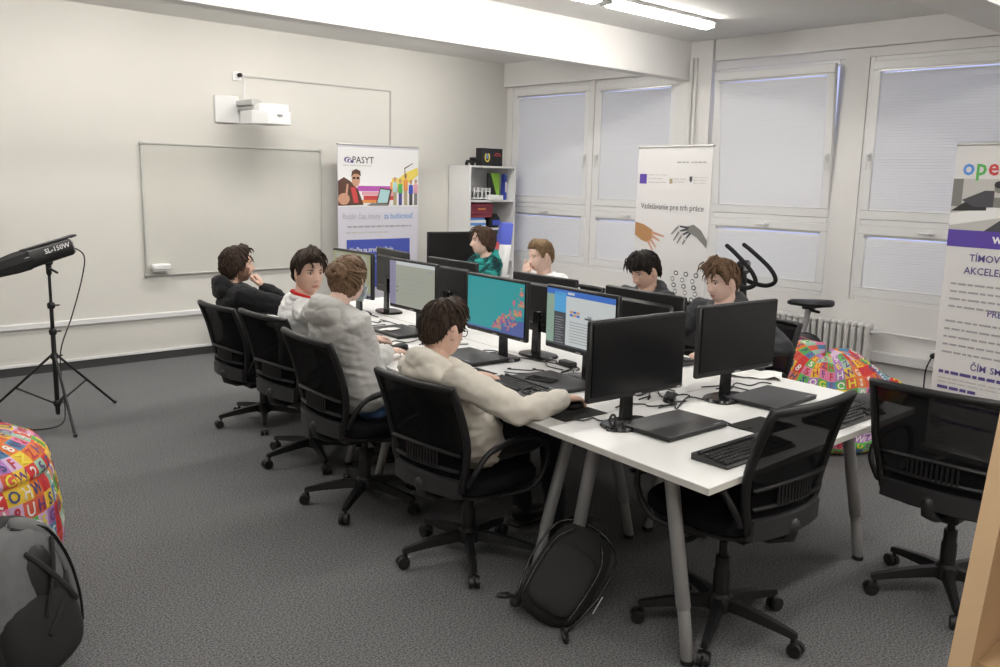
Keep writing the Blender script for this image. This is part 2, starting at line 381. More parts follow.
# ceiling lamps
def lamp(x, y, label):
    r = thing('fluorescent_lamp', label, 'lamp', (x, y, CEIL), 0, 'fluorescent ceiling lamps')
    g = G(); g.box((0, 0, -.018), (1.30, .13, .036), b=.008); obj('lamp_body', g, 'lamp_body', r)
    g = G(); ring = []
    for xx, k in ((-.64, .75), (-.62, 1), (.62, 1), (.64, .75)):
        ring.append([(xx, .065*k*cos(t), -.036-.045*k*sin(t)) for t in [pi*j/8 for j in range(9)]])
    g.loft(ring); obj('diffuser', g, 'lamp_on', r, 60)
    for x_ in (-.665, .665): g = G(); g.box((x_, 0, -.036), (.03, .11, .07), b=.006); obj('end_bracket', g, 'alu', r)
    return r
lamp(5.84, 4.52, 'lit fluorescent ceiling lamp at the window end, before the white beam')
L1 = 'lit fluorescent ceiling lamp in the row before the white beam'
for x in (4.42, 3.0, 1.4): lamp(x, 4.52, L1)
for x in (1.0, 2.6, 4.2, 5.8): lamp(x, 6.85, 'lit fluorescent ceiling lamp behind the white beam')
for x in (.2, 1.9, 3.6, 5.2): lamp(x, .9, 'lit fluorescent ceiling lamp on the near side of the second beam')
for x in (.5, 3.0, 5.5): lamp(x, -1.2, 'lit fluorescent ceiling lamp by the front wall')

# ------------------------------------------------------------------ whiteboard, projector, wall fittings
r = thing('whiteboard', 'large blank whiteboard with a thin frame on the back wall', 'whiteboard', (3.95, YB, .785))
g = G(); g.box((0, -.012, .585), (1.80, .02, 1.17)); obj('board_surface', g, 'board', r)
g = G()
for c, d in (((0, -.015, 0), (1.82, .03, .018)), ((0, -.015, 1.17), (1.82, .03, .018)), ((-.905, -.015, .585), (.018, .03, 1.185)), ((.905, -.015, .585), (.018, .03, 1.185))): g.box(c, d, b=.005)
obj('board_frame', g, 'frame_light', r)
g = G()
for x in (-.905, .905):
    for z in (0, 1.17): g.box((x, -.018, z), (.035, .034, .035), b=.008)
obj('corner_cap', g, 'frame_light', r)
g = G(); g.box((3.16, YB-.065, .86), (.17, .07, .055), b=.012); g.box((3.16, YB-.065, .829), (.16, .06, .012), mi=1)
tag(obj('board_eraser', g, ['plastic_white', 'p_ltgrey']), 'white eraser box stuck to the bottom corner of the whiteboard', 'eraser')
r = thing('projector', 'white short throw projector on a wall bracket above the whiteboard', 'projector', (4.0, YB, 2.30))
g = G(); g.box((-.14, -.012, 0), (.24, .024, .25), b=.006); obj('wall_plate', g, 'plastic_white', r)
g = G(); g.box((.0, -.17, .06), (.10, .32, .05), b=.006); g.box((.0, -.17, .015), (.06, .32, .03), b=.004); obj('bracket_arm', g, 'alu', r)
g = G()
pl = [(-.02, -.50), (.10, -.60), (.36, -.60), (.42, -.52), (.42, -.30), (.36, -.22), (.02, -.22), (-.02, -.28)]
g.prism([(x*.88-.09, y+.06, -.135) for x, y in pl], (0, 0, .115)); obj('projector_case', g, 'plastic_white', r, 30)
g = G(); g.prism([(x*.66-.01, y*.7-.08, -.02) for x, y in pl], (0, 0, .065)); obj('mount_cover', g, 'white_gloss', r, 30)
g = G(); g.box((.12, -.545, -.055), (.05, .006, .012)); g.box((-.083, -.3, -.07), (.004, .12, .05)); obj('vent_grille', g, 'plastic_grey', r)
r = thing('wall_socket', 'white wall socket with a black plug above the projector', 'socket', (3.99, YB, 2.61))
g = G(); g.box((-.02, -.008, 0), (.085, .016, .085), b=.005); obj('socket_plate', g, 'plastic_white', r)
g = G(); g.tube([(0, -.016, .01), (0, -.05, .01)], .02, 10); obj('plug', g, 'black', r)
g = G(); g.tube(spline([(0, -.045, .01), (.03, -.06, -.01), (.035, -.05, -.08), (.03, -.05, -.24)], 4), .006, 6); obj('power_lead', g, 'plastic_white', r)
g = G(); g.box((4.89, YB-.007, 2.618), (1.70, .012, .012)); g.box((5.735, YB-.007, 2.31), (.012, .012, .62)); tag(obj('cable_conduit', g, 'grey_line'), 'thin grey conduit running from the socket along the back wall', 'conduit')
r = thing('wall_socket', 'white wall socket with a black plug under the window beside the tall banner', 'socket', (XW-.06, 2.77, .36))
g = G(); g.box((-.006, 0, 0), (.012, .09, .14), b=.004); obj('socket_plate', g, 'plastic_white', r)
g = G(); g.tube([(-.012, 0, .03), (-.05, 0, .03)], .022, 10); obj('plug', g, 'black', r)
g = G(); g.tube(spline([(-.045, 0, .03), (-.06, .02, -.03), (-.03, .05, -.12), (-.02, .05, -.3)], 4), .006, 6); obj('power_lead', g, 'black', r)

# ------------------------------------------------------------------ desks
OX, OY = 2.394, 1.556; EU = V((1, .016, 0)); EV = V((.115, .993, 0)); TZ = .735
def TP(u, v, z=TZ): return V((OX, OY, 0))+EU*u+EV*v+V((0, 0, z))
def desk(u0, u1, v0, v1, label, frames, splay=.20):
    """frames: list of (axis, pos, a, b): A-frame along axis ('u' or 'v') at pos, feet reaching a..b"""
    c = TP((u0+u1)/2, (v0+v1)/2, 0); r = thing('desk', label, 'desk', c); loc = lambda p: V(p)-c
    cs = [(u0, v0), (u1, v0), (u1, v1), (u0, v1)]
    g = G(); g.prism([loc(TP(u, v, TZ-.003)) for u, v in cs], (0, 0, .003)); obj('laminate', g, 'desk', r, None)
    g = G(); g.prism([loc(TP(u, v, TZ-.025)) for u, v in cs], (0, 0, .022)); obj('desktop', g, 'desk_edge', r, None)
    for ax, pos, a, b in frames:
        pt = (lambda t, z: loc(TP(t, pos, z))) if ax == 'u' else (lambda t, z: loc(TP(pos, t, z)))
        m_ = (b-a)*splay
        g = G(); g.tube([pt(a+m_-.02, TZ-.05), pt(b-m_+.02, TZ-.05)], .022, 10); obj('cross_bar', g, 'leg_grey', r, 60)
        for foot, top in ((a, a+m_), (b, b-m_)):
            g = G(); g.tube([pt(top, TZ-.03), pt(foot+(top-foot)*.25, .21)], .027, 12); g.tube([pt(foot+(top-foot)*.26, .22), pt(foot, .02)], .0235, 12); lg = obj('leg', g, 'leg_grey', r, 60)
            g = G(); g.tube([pt(foot, .004), pt(foot, .02)], .026, 12, dome=False); obj('foot_pad', g, 'black', lg, 60)
    g = G(); p, q = (frames[0], frames[1])
    f0 = (lambda fr: loc(TP((fr[2]+fr[3])/2, fr[1], TZ-.05)) if fr[0] == 'u' else loc(TP(fr[1], (fr[2]+fr[3])/2, TZ-.05)))
    g.tube([f0(p), f0(q)], .02, 8); obj('rail', g, 'leg_grey', r, 60)
    return r
desk(0, 1.667, 0, .84, 'white end desk with grey splayed legs, set across the long table', [('v', .12, .13, .80), ('v', 1.50, .13, .80)])
desk(0, .828, .845, 2.63, 'white desk with grey legs in front of the student in the cream hoodie', [('u', 1.00, .10, .76), ('u', 2.45, .10, .76)], .34)
desk(.839, 1.667, .845, 2.63, 'white desk with grey legs before the two students in dark grey tops', [('u', 1.00, .91, 1.57), ('u', 2.45, .91, 1.57)], .34)
desk(0, .828, 2.635, 4.42, 'white desk with grey legs in front of the man in the black hoodie', [('u', 2.82, .10, .76), ('u', 4.25, .10, .76)], .34)
desk(.839, 1.667, 2.635, 4.42, 'white desk with grey legs before the student in the teal camouflage hoodie', [('u', 2.82, .91, 1.57), ('u', 4.25, .91, 1.57)], .34)

# ------------------------------------------------------------------ monitors
def make_monitor():
    r = thing('monitor', 'x', 'monitor')
    W, H, B = .548, .325, .135
    g = G(); g.box((0, .016, B+H/2), (W, .026, H), b=.006); g.box((0, .036, B+H/2), (W*.80, .03, H*.72), b=.014); obj('housing', g, 'black_plastic', r)
    g = G(); g.box((0, .001, B+H/2+.005), (W-.026, .006, H-.04)); obj('screen', g, 'black_gloss', r)
    g = G(); g.box((W/2-.03, -.0005, B+.010), (.02, .006, .004)); g.box((0, -.0005, B+.009), (.035, .006, .005)); obj('bezel_mark', g, 'plastic_grey', r)
    g = G(); g.prism([(-.022, .05, B+.12), (.022, .05, B+.12), (.03, .052, .018), (-.03, .052, .018)], (0, .022, 0)); g.box((0, .045, B+.09), (.07, .03, .07), b=.006); obj('neck', g, 'black_gloss', r)
    g = G(); n = 20
    ring = lambda k, z: [(.125*k*math.copysign(abs(cos(2*pi*j/n))**.7, cos(2*pi*j/n)), .045+.085*k*math.copysign(abs(sin(2*pi*j/n))**.7, sin(2*pi*j/n)), z) for j in range(n)]
    g.loft([ring(.97, .0), ring(1, .006), ring(.95, .016), ring(.3, .022)]); obj('base', g, 'black_gloss', r, 50)
    return r
mon0 = make_monitor(); MONS = {}
def monitor(key, x, y, rz, label, group=None, first=[True]):
    if first[0]: m_ = mon0; m_.location = (x, y, TZ); m_.rotation_euler = (0, 0, rad(rz)); m_['label'] = label; first[0] = False
    else: m_ = dup(mon0, (x, y, TZ), rz, label)
    MONS[key] = m_; return m_
monitor('site', 3.205, 2.885, -98, 'black monitor showing a web page with a blue header')
monitor('teal', 3.235, 3.535, -96, 'black monitor showing a teal wallpaper with coloured bubbles')
monitor('doc', 3.385, 4.49, -94, 'black monitor showing a pale page with a sidebar, before the grey hoodie')
monitor('first', 3.475, 5.32, -93, 'black monitor with a beige screen by the bun of the grey hooded student')
monitor('rd', 3.475, 2.69, 83, 'black monitor seen from behind, before the student in the charcoal hoodie')
monitor('rc', 3.545, 3.45, 85, 'black monitor seen from behind between the teal and web page screens')
monitor('rb', 3.685, 4.43, 86, 'black monitor seen from behind, before the student in the teal camouflage hoodie')
monitor('ra', 3.80, 5.25, 78, 'black monitor seen from behind, under the blue panel of the leftmost banner'.replace('leftmost ', 'photo '))
monitor('e1', 2.775, 2.165, -5, 'switched off black monitor on the end desk by the coiled cable')
monitor('e2', 3.495, 2.165, -6, 'switched off black monitor on the end desk before the charcoal hoodie')
SB = .135+.325/2+.005; SW, SH = .522, .285
def screen(key, items, mats):
    """items: (x0,x1,z0,z1,mi) in 0..1 screen units"""
    g = G()
    for k, (a, b, c, d, mi) in enumerate(items):
        y = -.0022-.0002*(k > 0)-.0002*(k > 4)
        X = lambda t: (t-.5)*SW
        Z = lambda t: SB+(t-.5)*SH
        g.quad([(X(a), y, Z(c)), (X(b), y, Z(c)), (X(b), y, Z(d)), (X(a), y, Z(d))], mi)
    sc = [c for c in MONS[key].children if c.name.startswith('screen')][0]
    o = obj('screen_picture', g, mats, sc, None); return o
E_ = ['e_white', 'e_blue', 'e_cyan', 'e_dark', 'e_pink', 'e_orange', 'e_purple', 'e_lilac', 'e_grey', 'e_green', 'e_doc', 'e_teal', 'e_olive']
it = [(0, 1, 0, 1, 0), (0, 1, .90, 1, 1), (0, .12, 0, .90, 9), (.12, .30, .60, .96, 2), (.12, .30, .0, .60, 3), (.32, .42, .93, .97, 0)]
it += [(.36+.05*i, .405+.05*i, .56+.055*j, .60+.055*j, 5 if (i+j) % 2 else 1) for i in range(3) for j in range(2)]+[(.58, .70, .55, .58, 3), (.62, .68, .58, .62, 8)]
it += [(.36, .9-.07*(j % 3), .10+.05*j, .115+.05*j, 8) for j in range(8)]+[(.14, .27-.02*(j % 3), .05+.045*j, .062+.045*j, 8) for j in range(11)]+[(.02, .10, .2+.08*j, .215+.08*j, 8) for j in range(7)]
it += [(0, 1, 0, .035, 3)]
screen('site', it, E_)
it = [(0, 1, 0, 1, 11), (.0, 1, 0, .035, 6), (.62, 1, .035, .30, 6)]
rnd = random.Random(3)
for k in range(120):
    t = rnd.random(); x = .45+.55*t**.8; top = .02+(x-.40)*1.45
    z = rnd.uniform(max(.06, (x-.65)*1.0), min(.93, top)); s_ = rnd.uniform(.02, .045)
    if x+s_ < 1 and z < top: it.append((x, x+s_, z, z+s_*1.5, rnd.choice((4, 4, 4, 5, 5, 6, 11))))
it += [(.93, .96, .80+.05*j, .82+.05*j, 5) for j in range(3)]
screen('teal', it, E_)
it = [(0, 1, 0, 1, 10), (0, .14, 0, 1, 7), (.15, 1, .92, 1, 0), (.16, .19, .3, .33, 3), (.16, .19, .4, .43, 3), (.16, .19, .5, .53, 8), (.16, .19, .6, .63, 8), (.85, .95, .84, .87, 8)]+[(.3, .8, .3+.1*j, .31+.1*j, 8) for j in range(5)]
screen('doc', it, E_)
it = [(0, 1, 0, 1, 12), (.1, .9, .05, .95, 10), (0, 1, 0, .04, 7)]+[(.2, .7, .3+.1*j, .31+.1*j, 8) for j in range(5)]
screen('first', it, E_)

# ------------------------------------------------------------------ laptops, keyboards, pads, phones
def laptop(a, rz, label):
    r = thing('laptop', label, 'laptop', (a[0], a[1], TZ), rz)
    g = G(); g.box((0, 0, .009), (.375, .255, .012), b=.003); obj('laptop_base', g, 'black_plastic', r)
    g = G(); g.box((0, 0, .020), (.378, .258, .008), b=.003); ld = obj('lid', g, 'laptop', r)
    g = G(); g.box((.13, -.115, .0243), (.045, .008, .0006)); obj('lid_mark', g, 'plastic_grey', ld)
    g = G(); g.box((0, .125, .014), (.24, .014, .012), b=.003); obj('hinge', g, 'black', r)
    return r
laptop((2.90, 2.07), -2, 'closed dark grey laptop beside the coiled cable on the end desk')
laptop((3.65, 2.07), 1, 'closed dark grey laptop on the end desk behind the pushed in chair')
laptop((3.06, 2.91), -98, 'closed dark grey laptop with a phone on its lid behind the keyboard')
laptop((3.14, 3.62), -95, 'closed dark grey laptop beside the head of the student with glasses')
laptop((3.30, 4.50), -95, 'closed dark grey laptop with a white sheet on its lid')
laptop((3.47, 4.95), 0, 'closed dark grey laptop before the monitor with the beige screen').location = (3.22, 5.25, TZ)
def keyboard(a, rz, label):
    r = thing('keyboard', label, 'keyboard', (a[0], a[1], TZ), rz)
    g = G(); g.prism([(-.225, -.08, .002), (-.225, .075, .002), (-.225, .075, .026), (-.225, -.075, .012), (-.225, -.08, .008)], (.45, 0, 0)); obj('keyboard_case', g, 'kb_body', r)
    g = G()
    for row in range(6):
        y = -.062+row*.0205+(.008 if row == 5 else 0); z = .014+(y+.075)*.093
        x = -.215; ws = [.0165]*15 if row else [.022, .019, .022, .10, .022, .019, .019, .022]
        for wd in ws:
            g.box((x+wd/2, y, z+.005), (wd, .0165, .009), b=.002); x += wd+.0025
        x = .075
        for k in range(3):
            if not (row == 1 and k != 1) and row != 2: g.box((x+.009, y, z+.005), (.0165, .0165, .009), b=.002)
            x += .019
        x = .140
        for k in range(4):
            if row < 5: g.box((x+.009, y, z+.005), (.0165, .0165, .009), b=.002)
            x += .019
    o = obj('keys', g, 'key', r, None); o['kind'] = 'stuff'
    return r
keyboard((2.86, 2.915), -98, 'black keyboard in front of the student in the cream hoodie')
keyboard((2.83, 1.70), -1, 'black keyboard at the corner of the end desk beside the table edge')
keyboard((3.62, 1.70), 0, 'black keyboard on the end desk half hidden behind the pushed in chair')
keyboard((3.03, 4.62), -95, 'black keyboard in front of the student in the white jersey')
keyboard((4.02, 2.99), 84, 'black keyboard under the hands of the student in the charcoal hoodie')
keyboard((4.12, 3.72), 84, 'black keyboard before the student in the dark jacket')
def slab(name, cat, label, c, d, rz, m, z=TZ, b=.002):
    g = G(); g.box((0, 0, d[2]/2), d, b=b); o = obj(name, g, m, loc=(c[0], c[1], z), rot=(0, 0, rad(rz))); return tag(o, label, cat)
slab('mouse_pad', 'mouse pad', 'black mouse pad at the table edge under the hand of the cream hoodie', (2.74, 2.50), (.25, .21, .003), -4, 'pad', b=.001)
slab('mouse_pad', 'mouse pad', 'black mouse pad between the closed laptop and the pushed in chair', (3.22, 1.86), (.24, .18, .003), -3, 'pad', b=.001)
slab('mouse_pad', 'mouse pad', 'black mouse pad under the hand of the grey hooded student', (2.93, 4.10), (.23, .20, .003), -3, 'pad', b=.001)
slab('mouse_pad', 'mouse pad', 'black mouse pad under the forearm of the student with glasses', (2.90, 3.34), (.21, .18, .003), -3, 'pad', b=.001)
r = thing('smartphone', 'black smartphone lying on the closed laptop lid', 'phone', (3.01, 2.94, TZ+.0245), -80)
g = G(); g.box((0, 0, .0045), (.15, .074, .008), b=.003); obj('phone_body', g, 'black_plastic', r)
g = G(); g.box((0, 0, .0088), (.142, .068, .0008)); obj('phone_screen', g, 'black_gloss', r)
def mouse(c, rz, label, m='black_plastic', z=TZ+.003):
    r = thing('computer_mouse', label, 'mouse', (c[0], c[1], z), rz)
    g = G(); g.ell((0, 0, .012), (.056, .031, .024), 16, e=(.9, .9)); obj('mouse_shell', g, m, r, 180)
    g = G(); g.tube([(.022, 0, .034), (.034, 0, .030)], .004, 8); obj('scroll_wheel', g, 'black', r)
mouse((2.80, 2.53), 0, 'black computer mouse under the right hand of the cream hoodie')
mouse((2.98, 4.06), 5, 'black computer mouse under the hand of the grey hooded student')
# white crumpled sheet on the laptop, papers by the charcoal hoodie
def sheet(label, c, rz, w_, h_, z, amp=.012, name='paper_sheet', m='paper'):
    g = G(); n = 8; P = []; rr = random.Random(len(label))
    for s_ in (0, .0015):
        for i in range(n+1):
            for j in range(n+1):
                x, y = (i/n-.5)*w_, (j/n-.5)*h_; e_ = max(abs(i/n-.5), abs(j/n-.5))*2
                P.append((x, y, .001+s_+amp*max(0, mnoise.noise(V((x*14, y*14, rr.random()*0+w_*9)))+.3*e_)))
    F = []; q = (n+1)**2
    for i in range(n):
        for j in range(n):
            a = i*(n+1)+j; F += [(a+q, a+n+1+q, a+n+2+q, a+1+q), (a, a+1, a+n+2, a+n+1)]
    for i in range(n):
        for a, b in ((i, i+1), (n*(n+1)+i+1, n*(n+1)+i), ((i+1)*(n+1), i*(n+1)), (i*(n+1)+n, (i+1)*(n+1)+n)): F.append((a, a+q, b+q, b))
    g.add(P, F); return tag(obj(name, g, m, None, 60, loc=(c[0], c[1], z), rot=(0, 0, rad(rz))), label, 'paper')
sheet('small crumpled white sheet on a closed laptop lid', (3.24, 4.53), 20, .12, .09, TZ+.025)
sheet('white paper sheets on the desk by the sleeve of the charcoal hoodie', (4.07, 2.43), 30, .21, .297, TZ, .03)
sheet('white paper sheet on the desk before the man in the black hoodie', (3.05, 5.45), 60, .21, .297, TZ, .004)
# dark folded glove/cloth at the right end of the end desk
g = G(); g.ell((0, 0, .022), (.10, .05, .022), 16, e=(.8, .8)); g.ell((.06, -.03, .018), (.05, .04, .018), 12); g.ell((-.05, .03, .026), (.06, .03, .02), 12)
for p in range(3): g.tube([(-.08, -.02+.02*p, .02), (-.13, -.03+.025*p, .014)], .011, 8)
tag(obj('folded_cloth', g, 'cl_charcoal', None, 180, loc=(3.93, 1.78, TZ), rot=(0, 0, rad(-15))), 'dark grey crumpled cloth beside a keyboard on the end desk by the bean bag', 'cloth')

# ------------------------------------------------------------------ cables on the table
def cable(pts, label, r_=.0035, n=5, m='cable', grp='loose cables on the tables'):
    g = G(); g.tube(spline(pts, n), r_, 6); o = obj('cable', g, m, None, 180); return tag(o, label, 'cable', grp)
t_ = TZ+.0045
rr = random.Random(11)
def wander(a, b, n, amp):
    out = []
    for i in range(n+1):
        t = i/n; k = amp*sin(pi*t)
        out.append((a[0]+(b[0]-a[0])*t+rr.uniform(-k, k), a[1]+(b[1]-a[1])*t+rr.uniform(-k, k), t_+.003*(i % 2)))
    return out
for a, b, am, lb in (((2.86, 2.22), (2.66, 2.40), .06, 'thin black cable curling from the coil to the mouse pad'),
                     ((3.10, 2.0), (3.15, 1.86), .05, 'thin black mouse cable from the closed laptop to the pad'),
                     ((3.84, 2.1), (3.60, 2.42), .06, 'thin black cable behind the far laptop of the end desk'),
                     ((3.47, 2.25), (3.10, 2.30), .08, 'black cable between the two monitors of the end desk'),
                     ((3.40, 2.35), (3.20, 2.62), .08, 'black cable behind the web page monitor'),
                     ((3.42, 2.45), (3.60, 2.95), .1, 'black cable behind the monitor of the charcoal hoodie'),
                     ((3.25, 2.95), (3.05, 3.25), .06, 'black cable between the web page monitor and the keyboard'),
                     ((3.33, 3.1), (3.35, 3.75), .08, 'black cable running behind the teal monitor'),
                     ((3.24, 3.15), (3.12, 3.30), .05, 'black cable beside the foot of the teal monitor'),
                     ((3.10, 3.75), (2.98, 3.45), .05, 'thin black cable from the laptop beside the student with glasses'),
                     ((3.20, 4.0), (3.36, 4.3), .1, 'black cable lying between the teal and sidebar monitors'),
                     ((3.15, 4.1), (3.40, 3.95), .08, 'thick tangled black cable beside the sidebar monitor'),
                     ((3.10, 4.75), (3.40, 4.80), .08, 'black cable behind the laptop with the white sheet'),
                     ((3.2, 4.9), (3.5, 4.9), .1, 'black cable between the two far screens'),
                     ((3.5, 4.2), (3.5, 5.0), .08, 'long black cable in the middle of the far desks'),
                     ((3.05, 4.25), (3.35, 4.15), .1, 'black cable looping behind the mouse pad of the grey hooded student'),
                     ((3.22, 4.75), (3.38, 5.1), .1, 'black cable between the sidebar and beige screens'),
                     ((3.30, 3.0), (3.42, 3.4), .09, 'black cable crossing behind the phone laptop'),
                     ((3.15, 2.45), (3.45, 2.62), .1, 'black cable tangled behind the end desk monitors'),
                     ((3.30, 2.30), (2.95, 2.42), .09, 'black cable from the power adapter towards the mouse pad'),
                     ((3.62, 2.35), (3.95, 2.25), .07, 'thin black cable beside the white paper sheets'),
                     ((3.55, 5.1), (3.5, 5.8), .08, 'black cable at the far end of the table')):
    cable(wander(a, b, 6, am), lb)
# coiled cable with a loop on the end desk
r = thing('coiled_cable', 'coil of black cable with a standing loop on the end desk', 'cable', (2.70, 2.20, TZ))
g = G()
for k in range(4):
    g.tube([(.055*cos(t)*(1-.1*k)+.01*k, .035*sin(t)*(1-.08*k), .005+.006*k+.004*sin(2*t+k)) for t in [2*pi*j/18 for j in range(18)]], .0035, 6, closed=True)
obj('cable_turns', g, 'cable', r, 180)
g = G(); g.tube([(-.035+.018*cos(t), 0, .045+.022*sin(t)) for t in [2*pi*j/16 for j in range(16)]], .005, 6, closed=True); obj('loop', g, 'cable', r, 180)
g = G(); g.box((.01, 0, .022), (.06, .022, .016), b=.004); obj('binding', g, 'black', r)
def adapter(c, rz, label):
    r = thing('power_adapter', label, 'adapter', (c[0], c[1], TZ), rz)
    g = G(); g.box((0, 0, .016), (.11, .05, .03), b=.006); obj('adapter_case', g, 'black_plastic', r)
    g = G(); g.tube(spline([(.055, 0, .012), (.09, .01, .004), (.13, -.02, .004), (.16, .03, .004)], 4), .0035, 6); g.tube(spline([(-.055, 0, .012), (-.09, -.01, .004), (-.12, .03, .004)], 4), .0035, 6); obj('adapter_lead', g, 'cable', r, 180)
adapter((3.26, 2.36), 30, 'black power adapter between the two monitors of the end desk')
adapter((3.43, 3.16), 80, 'black power adapter behind the web page and teal monitors')
adapter((3.36, 4.02), 40, 'black power adapter beside the sidebar monitor')

# ------------------------------------------------------------------ office chairs
def make_chair():
    r = thing('office_chair', 'x', 'chair', group=None)
    # seat
    g = G(); n = 24
    def ring(k, z, dx=0): return [(.02+dx+.245*k*math.copysign(abs(cos(2*pi*j/n))**.55, cos(2*pi*j/n)), .245*k*math.copysign(abs(sin(2*pi*j/n))**.55, sin(2*pi*j/n)), z) for j in range(n)]
    g.loft([ring(.90, .425), ring(1, .44), ring(1.0, .475), ring(.95, .492), ring(.6, .488), ring(.1, .482)]); obj('seat', g, 'chair_fabric', r, 60)
    g = G(); g.loft([ring(.55, .39), ring(.93, .412), ring(.93, .426)]); obj('seat_shell', g, 'chair_plastic', r, 60)
    g = G(); g.box((-.02, 0, .375), (.24, .14, .05), b=.012); g.tube([(0, .06, .378), (0, .24, .372)], .008, 8); g.box((0, .235, .372), (.03, .07, .012), b=.004); obj('tilt_mechanism', g, 'chair_plastic', r)
    # backrest: bowed surface
    def bk(s_, t, o=0):     # s -1..1 across, t 0..1 up
        z = .475+.455*t; hw = .205+.05*min(1, t*2.2)-.006*t; x = -.235-.096*t**1.3-.030*(1-s_*s_)+.02*sin(pi*t)
        return V((x-o, s_*hw, z))
    g = G(); ns, nt_ = 10, 12; P = []; F = []
    for o in (.0, .006):
        for i in range(nt_+1):
            for j in range(ns+1): P.append(bk(-1+2*j/ns, .06+.94*i/nt_, o))
    q = (ns+1)*(nt_+1)
    for i in range(nt_):
        for j in range(ns):
            a = i*(ns+1)+j; F += [(a, a+1, a+ns+2, a+ns+1), (a+q, a+q+ns+1, a+q+ns+2, a+q+1)]
    g.add(P, F); bm_ = obj('back_mesh', g, 'mesh', r, 180)
    g = G(); path = [bk(-1, t/10) for t in range(11)]+[bk(-1+2*j/10, 1.0) for j in range(1, 10)]+[bk(1, 1-t/10) for t in range(11)]
    g.tube(path, .017, 8); obj('back_frame', g, 'chair_plastic', r, 60)
    g = G()                                  # wide lower bar and spine
    rg = []
    for j in range(13):
        s_ = -1+2*j/12; p = bk(s_, .02, .012); rg.append([(p.x+.012, p.y, p.z-.045), (p.x-.016, p.y, p.z-.04), (p.x-.018, p.y, p.z+.035), (p.x+.010, p.y, p.z+.04)])
    g.loft(rg); g.tube([(-.05, 0, .385), (-.2, 0, .385), (-.275, 0, .42), (-.285, 0, .47)], .028, 8, flat=(0, 0, 1, .6)); obj('back_bar', g, 'chair_bar', r, 50)
    g = G()                                  # slotted lumbar support
    for j in range(11):
        p = bk(-.42+.084*j, .27, .018); g.box((p.x, p.y, p.z), (.006, .009, .07))
    for t in (.19, .35):
        g.tube([bk(-.9+1.8*j/8, t+(.02 if t > .3 else 0)*cos(pi*(j/8-.5)), .014) for j in range(9)], .009, 6)
    obj('lumbar_support', g, 'chair_plastic', r, 50)
    for s_ in (-1, 1):
        g = G(); pts = spline([(-.225, s_*.235, .50), (-.215, s_*.275, .575), (-.15, s_*.285, .645), (.0, s_*.285, .67), (.13, s_*.285, .655), (.20, s_*.285, .60), (.205, s_*.28, .52), (.15, s_*.265, .43), (.05, s_*.235, .405), (-.05, s_*.2, .40)], 4)
        g.tube(pts, [.015 if 8 < i < 20 else .0125 for i in range(len(pts))], 8); obj('armrest', g, 'chair_plastic', r, 60)
    g = G(); g.lathe([(.032, .10), (.032, .24), (.027, .25), (.027, .30), (.016, .30), (.016, .36)], 16); obj('gas_lift', g, 'chair_plastic', r, 40)
    g = G(); g.lathe([(.035, .075), (.052, .085), (.052, .13), (.036, .15)], 16); obj('hub', g, 'chair_plastic', r, 40)
    lg = None
    for k in range(5):
        if not lg:
            g = G(); rg = []
            for x, z, h, w_ in ((.03, .115, .045, .05), (.12, .108, .04, .044), (.22, .095, .032, .036), (.30, .082, .026, .03), (.315, .079, .02, .026)):
                rg.append([(x, -w_/2, z-h/2), (x, w_/2, z-h/2), (x, w_/2*.7, z+h/2), (x, -w_/2*.7, z+h/2)])
            g.loft(rg); lg = g.mesh('leg', 'chair_plastic', 30)
            g = G(); g.tube([(.30, 0, .075), (.30, 0, .05)], .008, 8)
            for s_ in (-.014, .014): g.tube([(.315, s_-.009, .028), (.315, s_+.009, .028)], .0275, 14, dome=False)
            g.box((.31, 0, .045), (.035, .05, .02), b=.008); cs = g.mesh('caster', 'black_plastic', 40)
        o = bpy.data.objects.new('leg', lg); C.objects.link(o); o.parent = r; o.rotation_euler = (0, 0, 2*pi*k/5)
        c = bpy.data.objects.new('caster', cs); C.objects.link(c); c.parent = o
    return r
chair0 = make_chair(); _cf = [True]
def chair(x, y, rz, label, base=0, dz=0):
    if _cf[0]: c = chair0; _cf[0] = False; c.location = (x, y, 0); c.rotation_euler = (0, 0, rad(rz)); c['label'] = label
    else: c = dup(chair0, (x, y, 0), rz, label)
    k = 0
    for ch in c.children:
        nm = ch.name.split('.')[0]
        if nm == 'leg': ch.rotation_euler = (0, 0, rad(base-rz)+2*pi*k/5); k += 1
        elif nm not in ('hub', 'gas_lift'): ch.location = (0, 0, dz)
    return c
CH = {}
chair(2.85, 1.77, 87, 'empty black mesh office chair pushed in at the end desk corner', base=-84, dz=.05)
chair(3.84, 1.295, 0, 'empty black mesh office chair turned away beside the wooden bookcase', base=65, dz=.015)
chair(2.516, 2.895, 2, 'black mesh office chair under the student in the cream hoodie', base=162, dz=-.045)
chair(2.54, 3.77, -4, 'black mesh office chair under the student in the light grey hoodie', base=145, dz=0)
chair(2.72, 4.59, 2, 'black mesh office chair under the student in the white jersey', base=180, dz=-.01)
chair(2.87, 5.50, 0, 'black mesh office chair under the man in the black hoodie', base=170, dz=-.08)
chair(4.90, 4.72, 180, 'black mesh office chair under the student in the white tee', base=20, dz=-.04)
chair(4.80, 3.64, 178, 'black mesh office chair under the student in the dark jacket', base=10, dz=-.04)
chair(4.70, 2.97, 172, 'black mesh office chair under the student in the charcoal hoodie', base=30, dz=-.05)

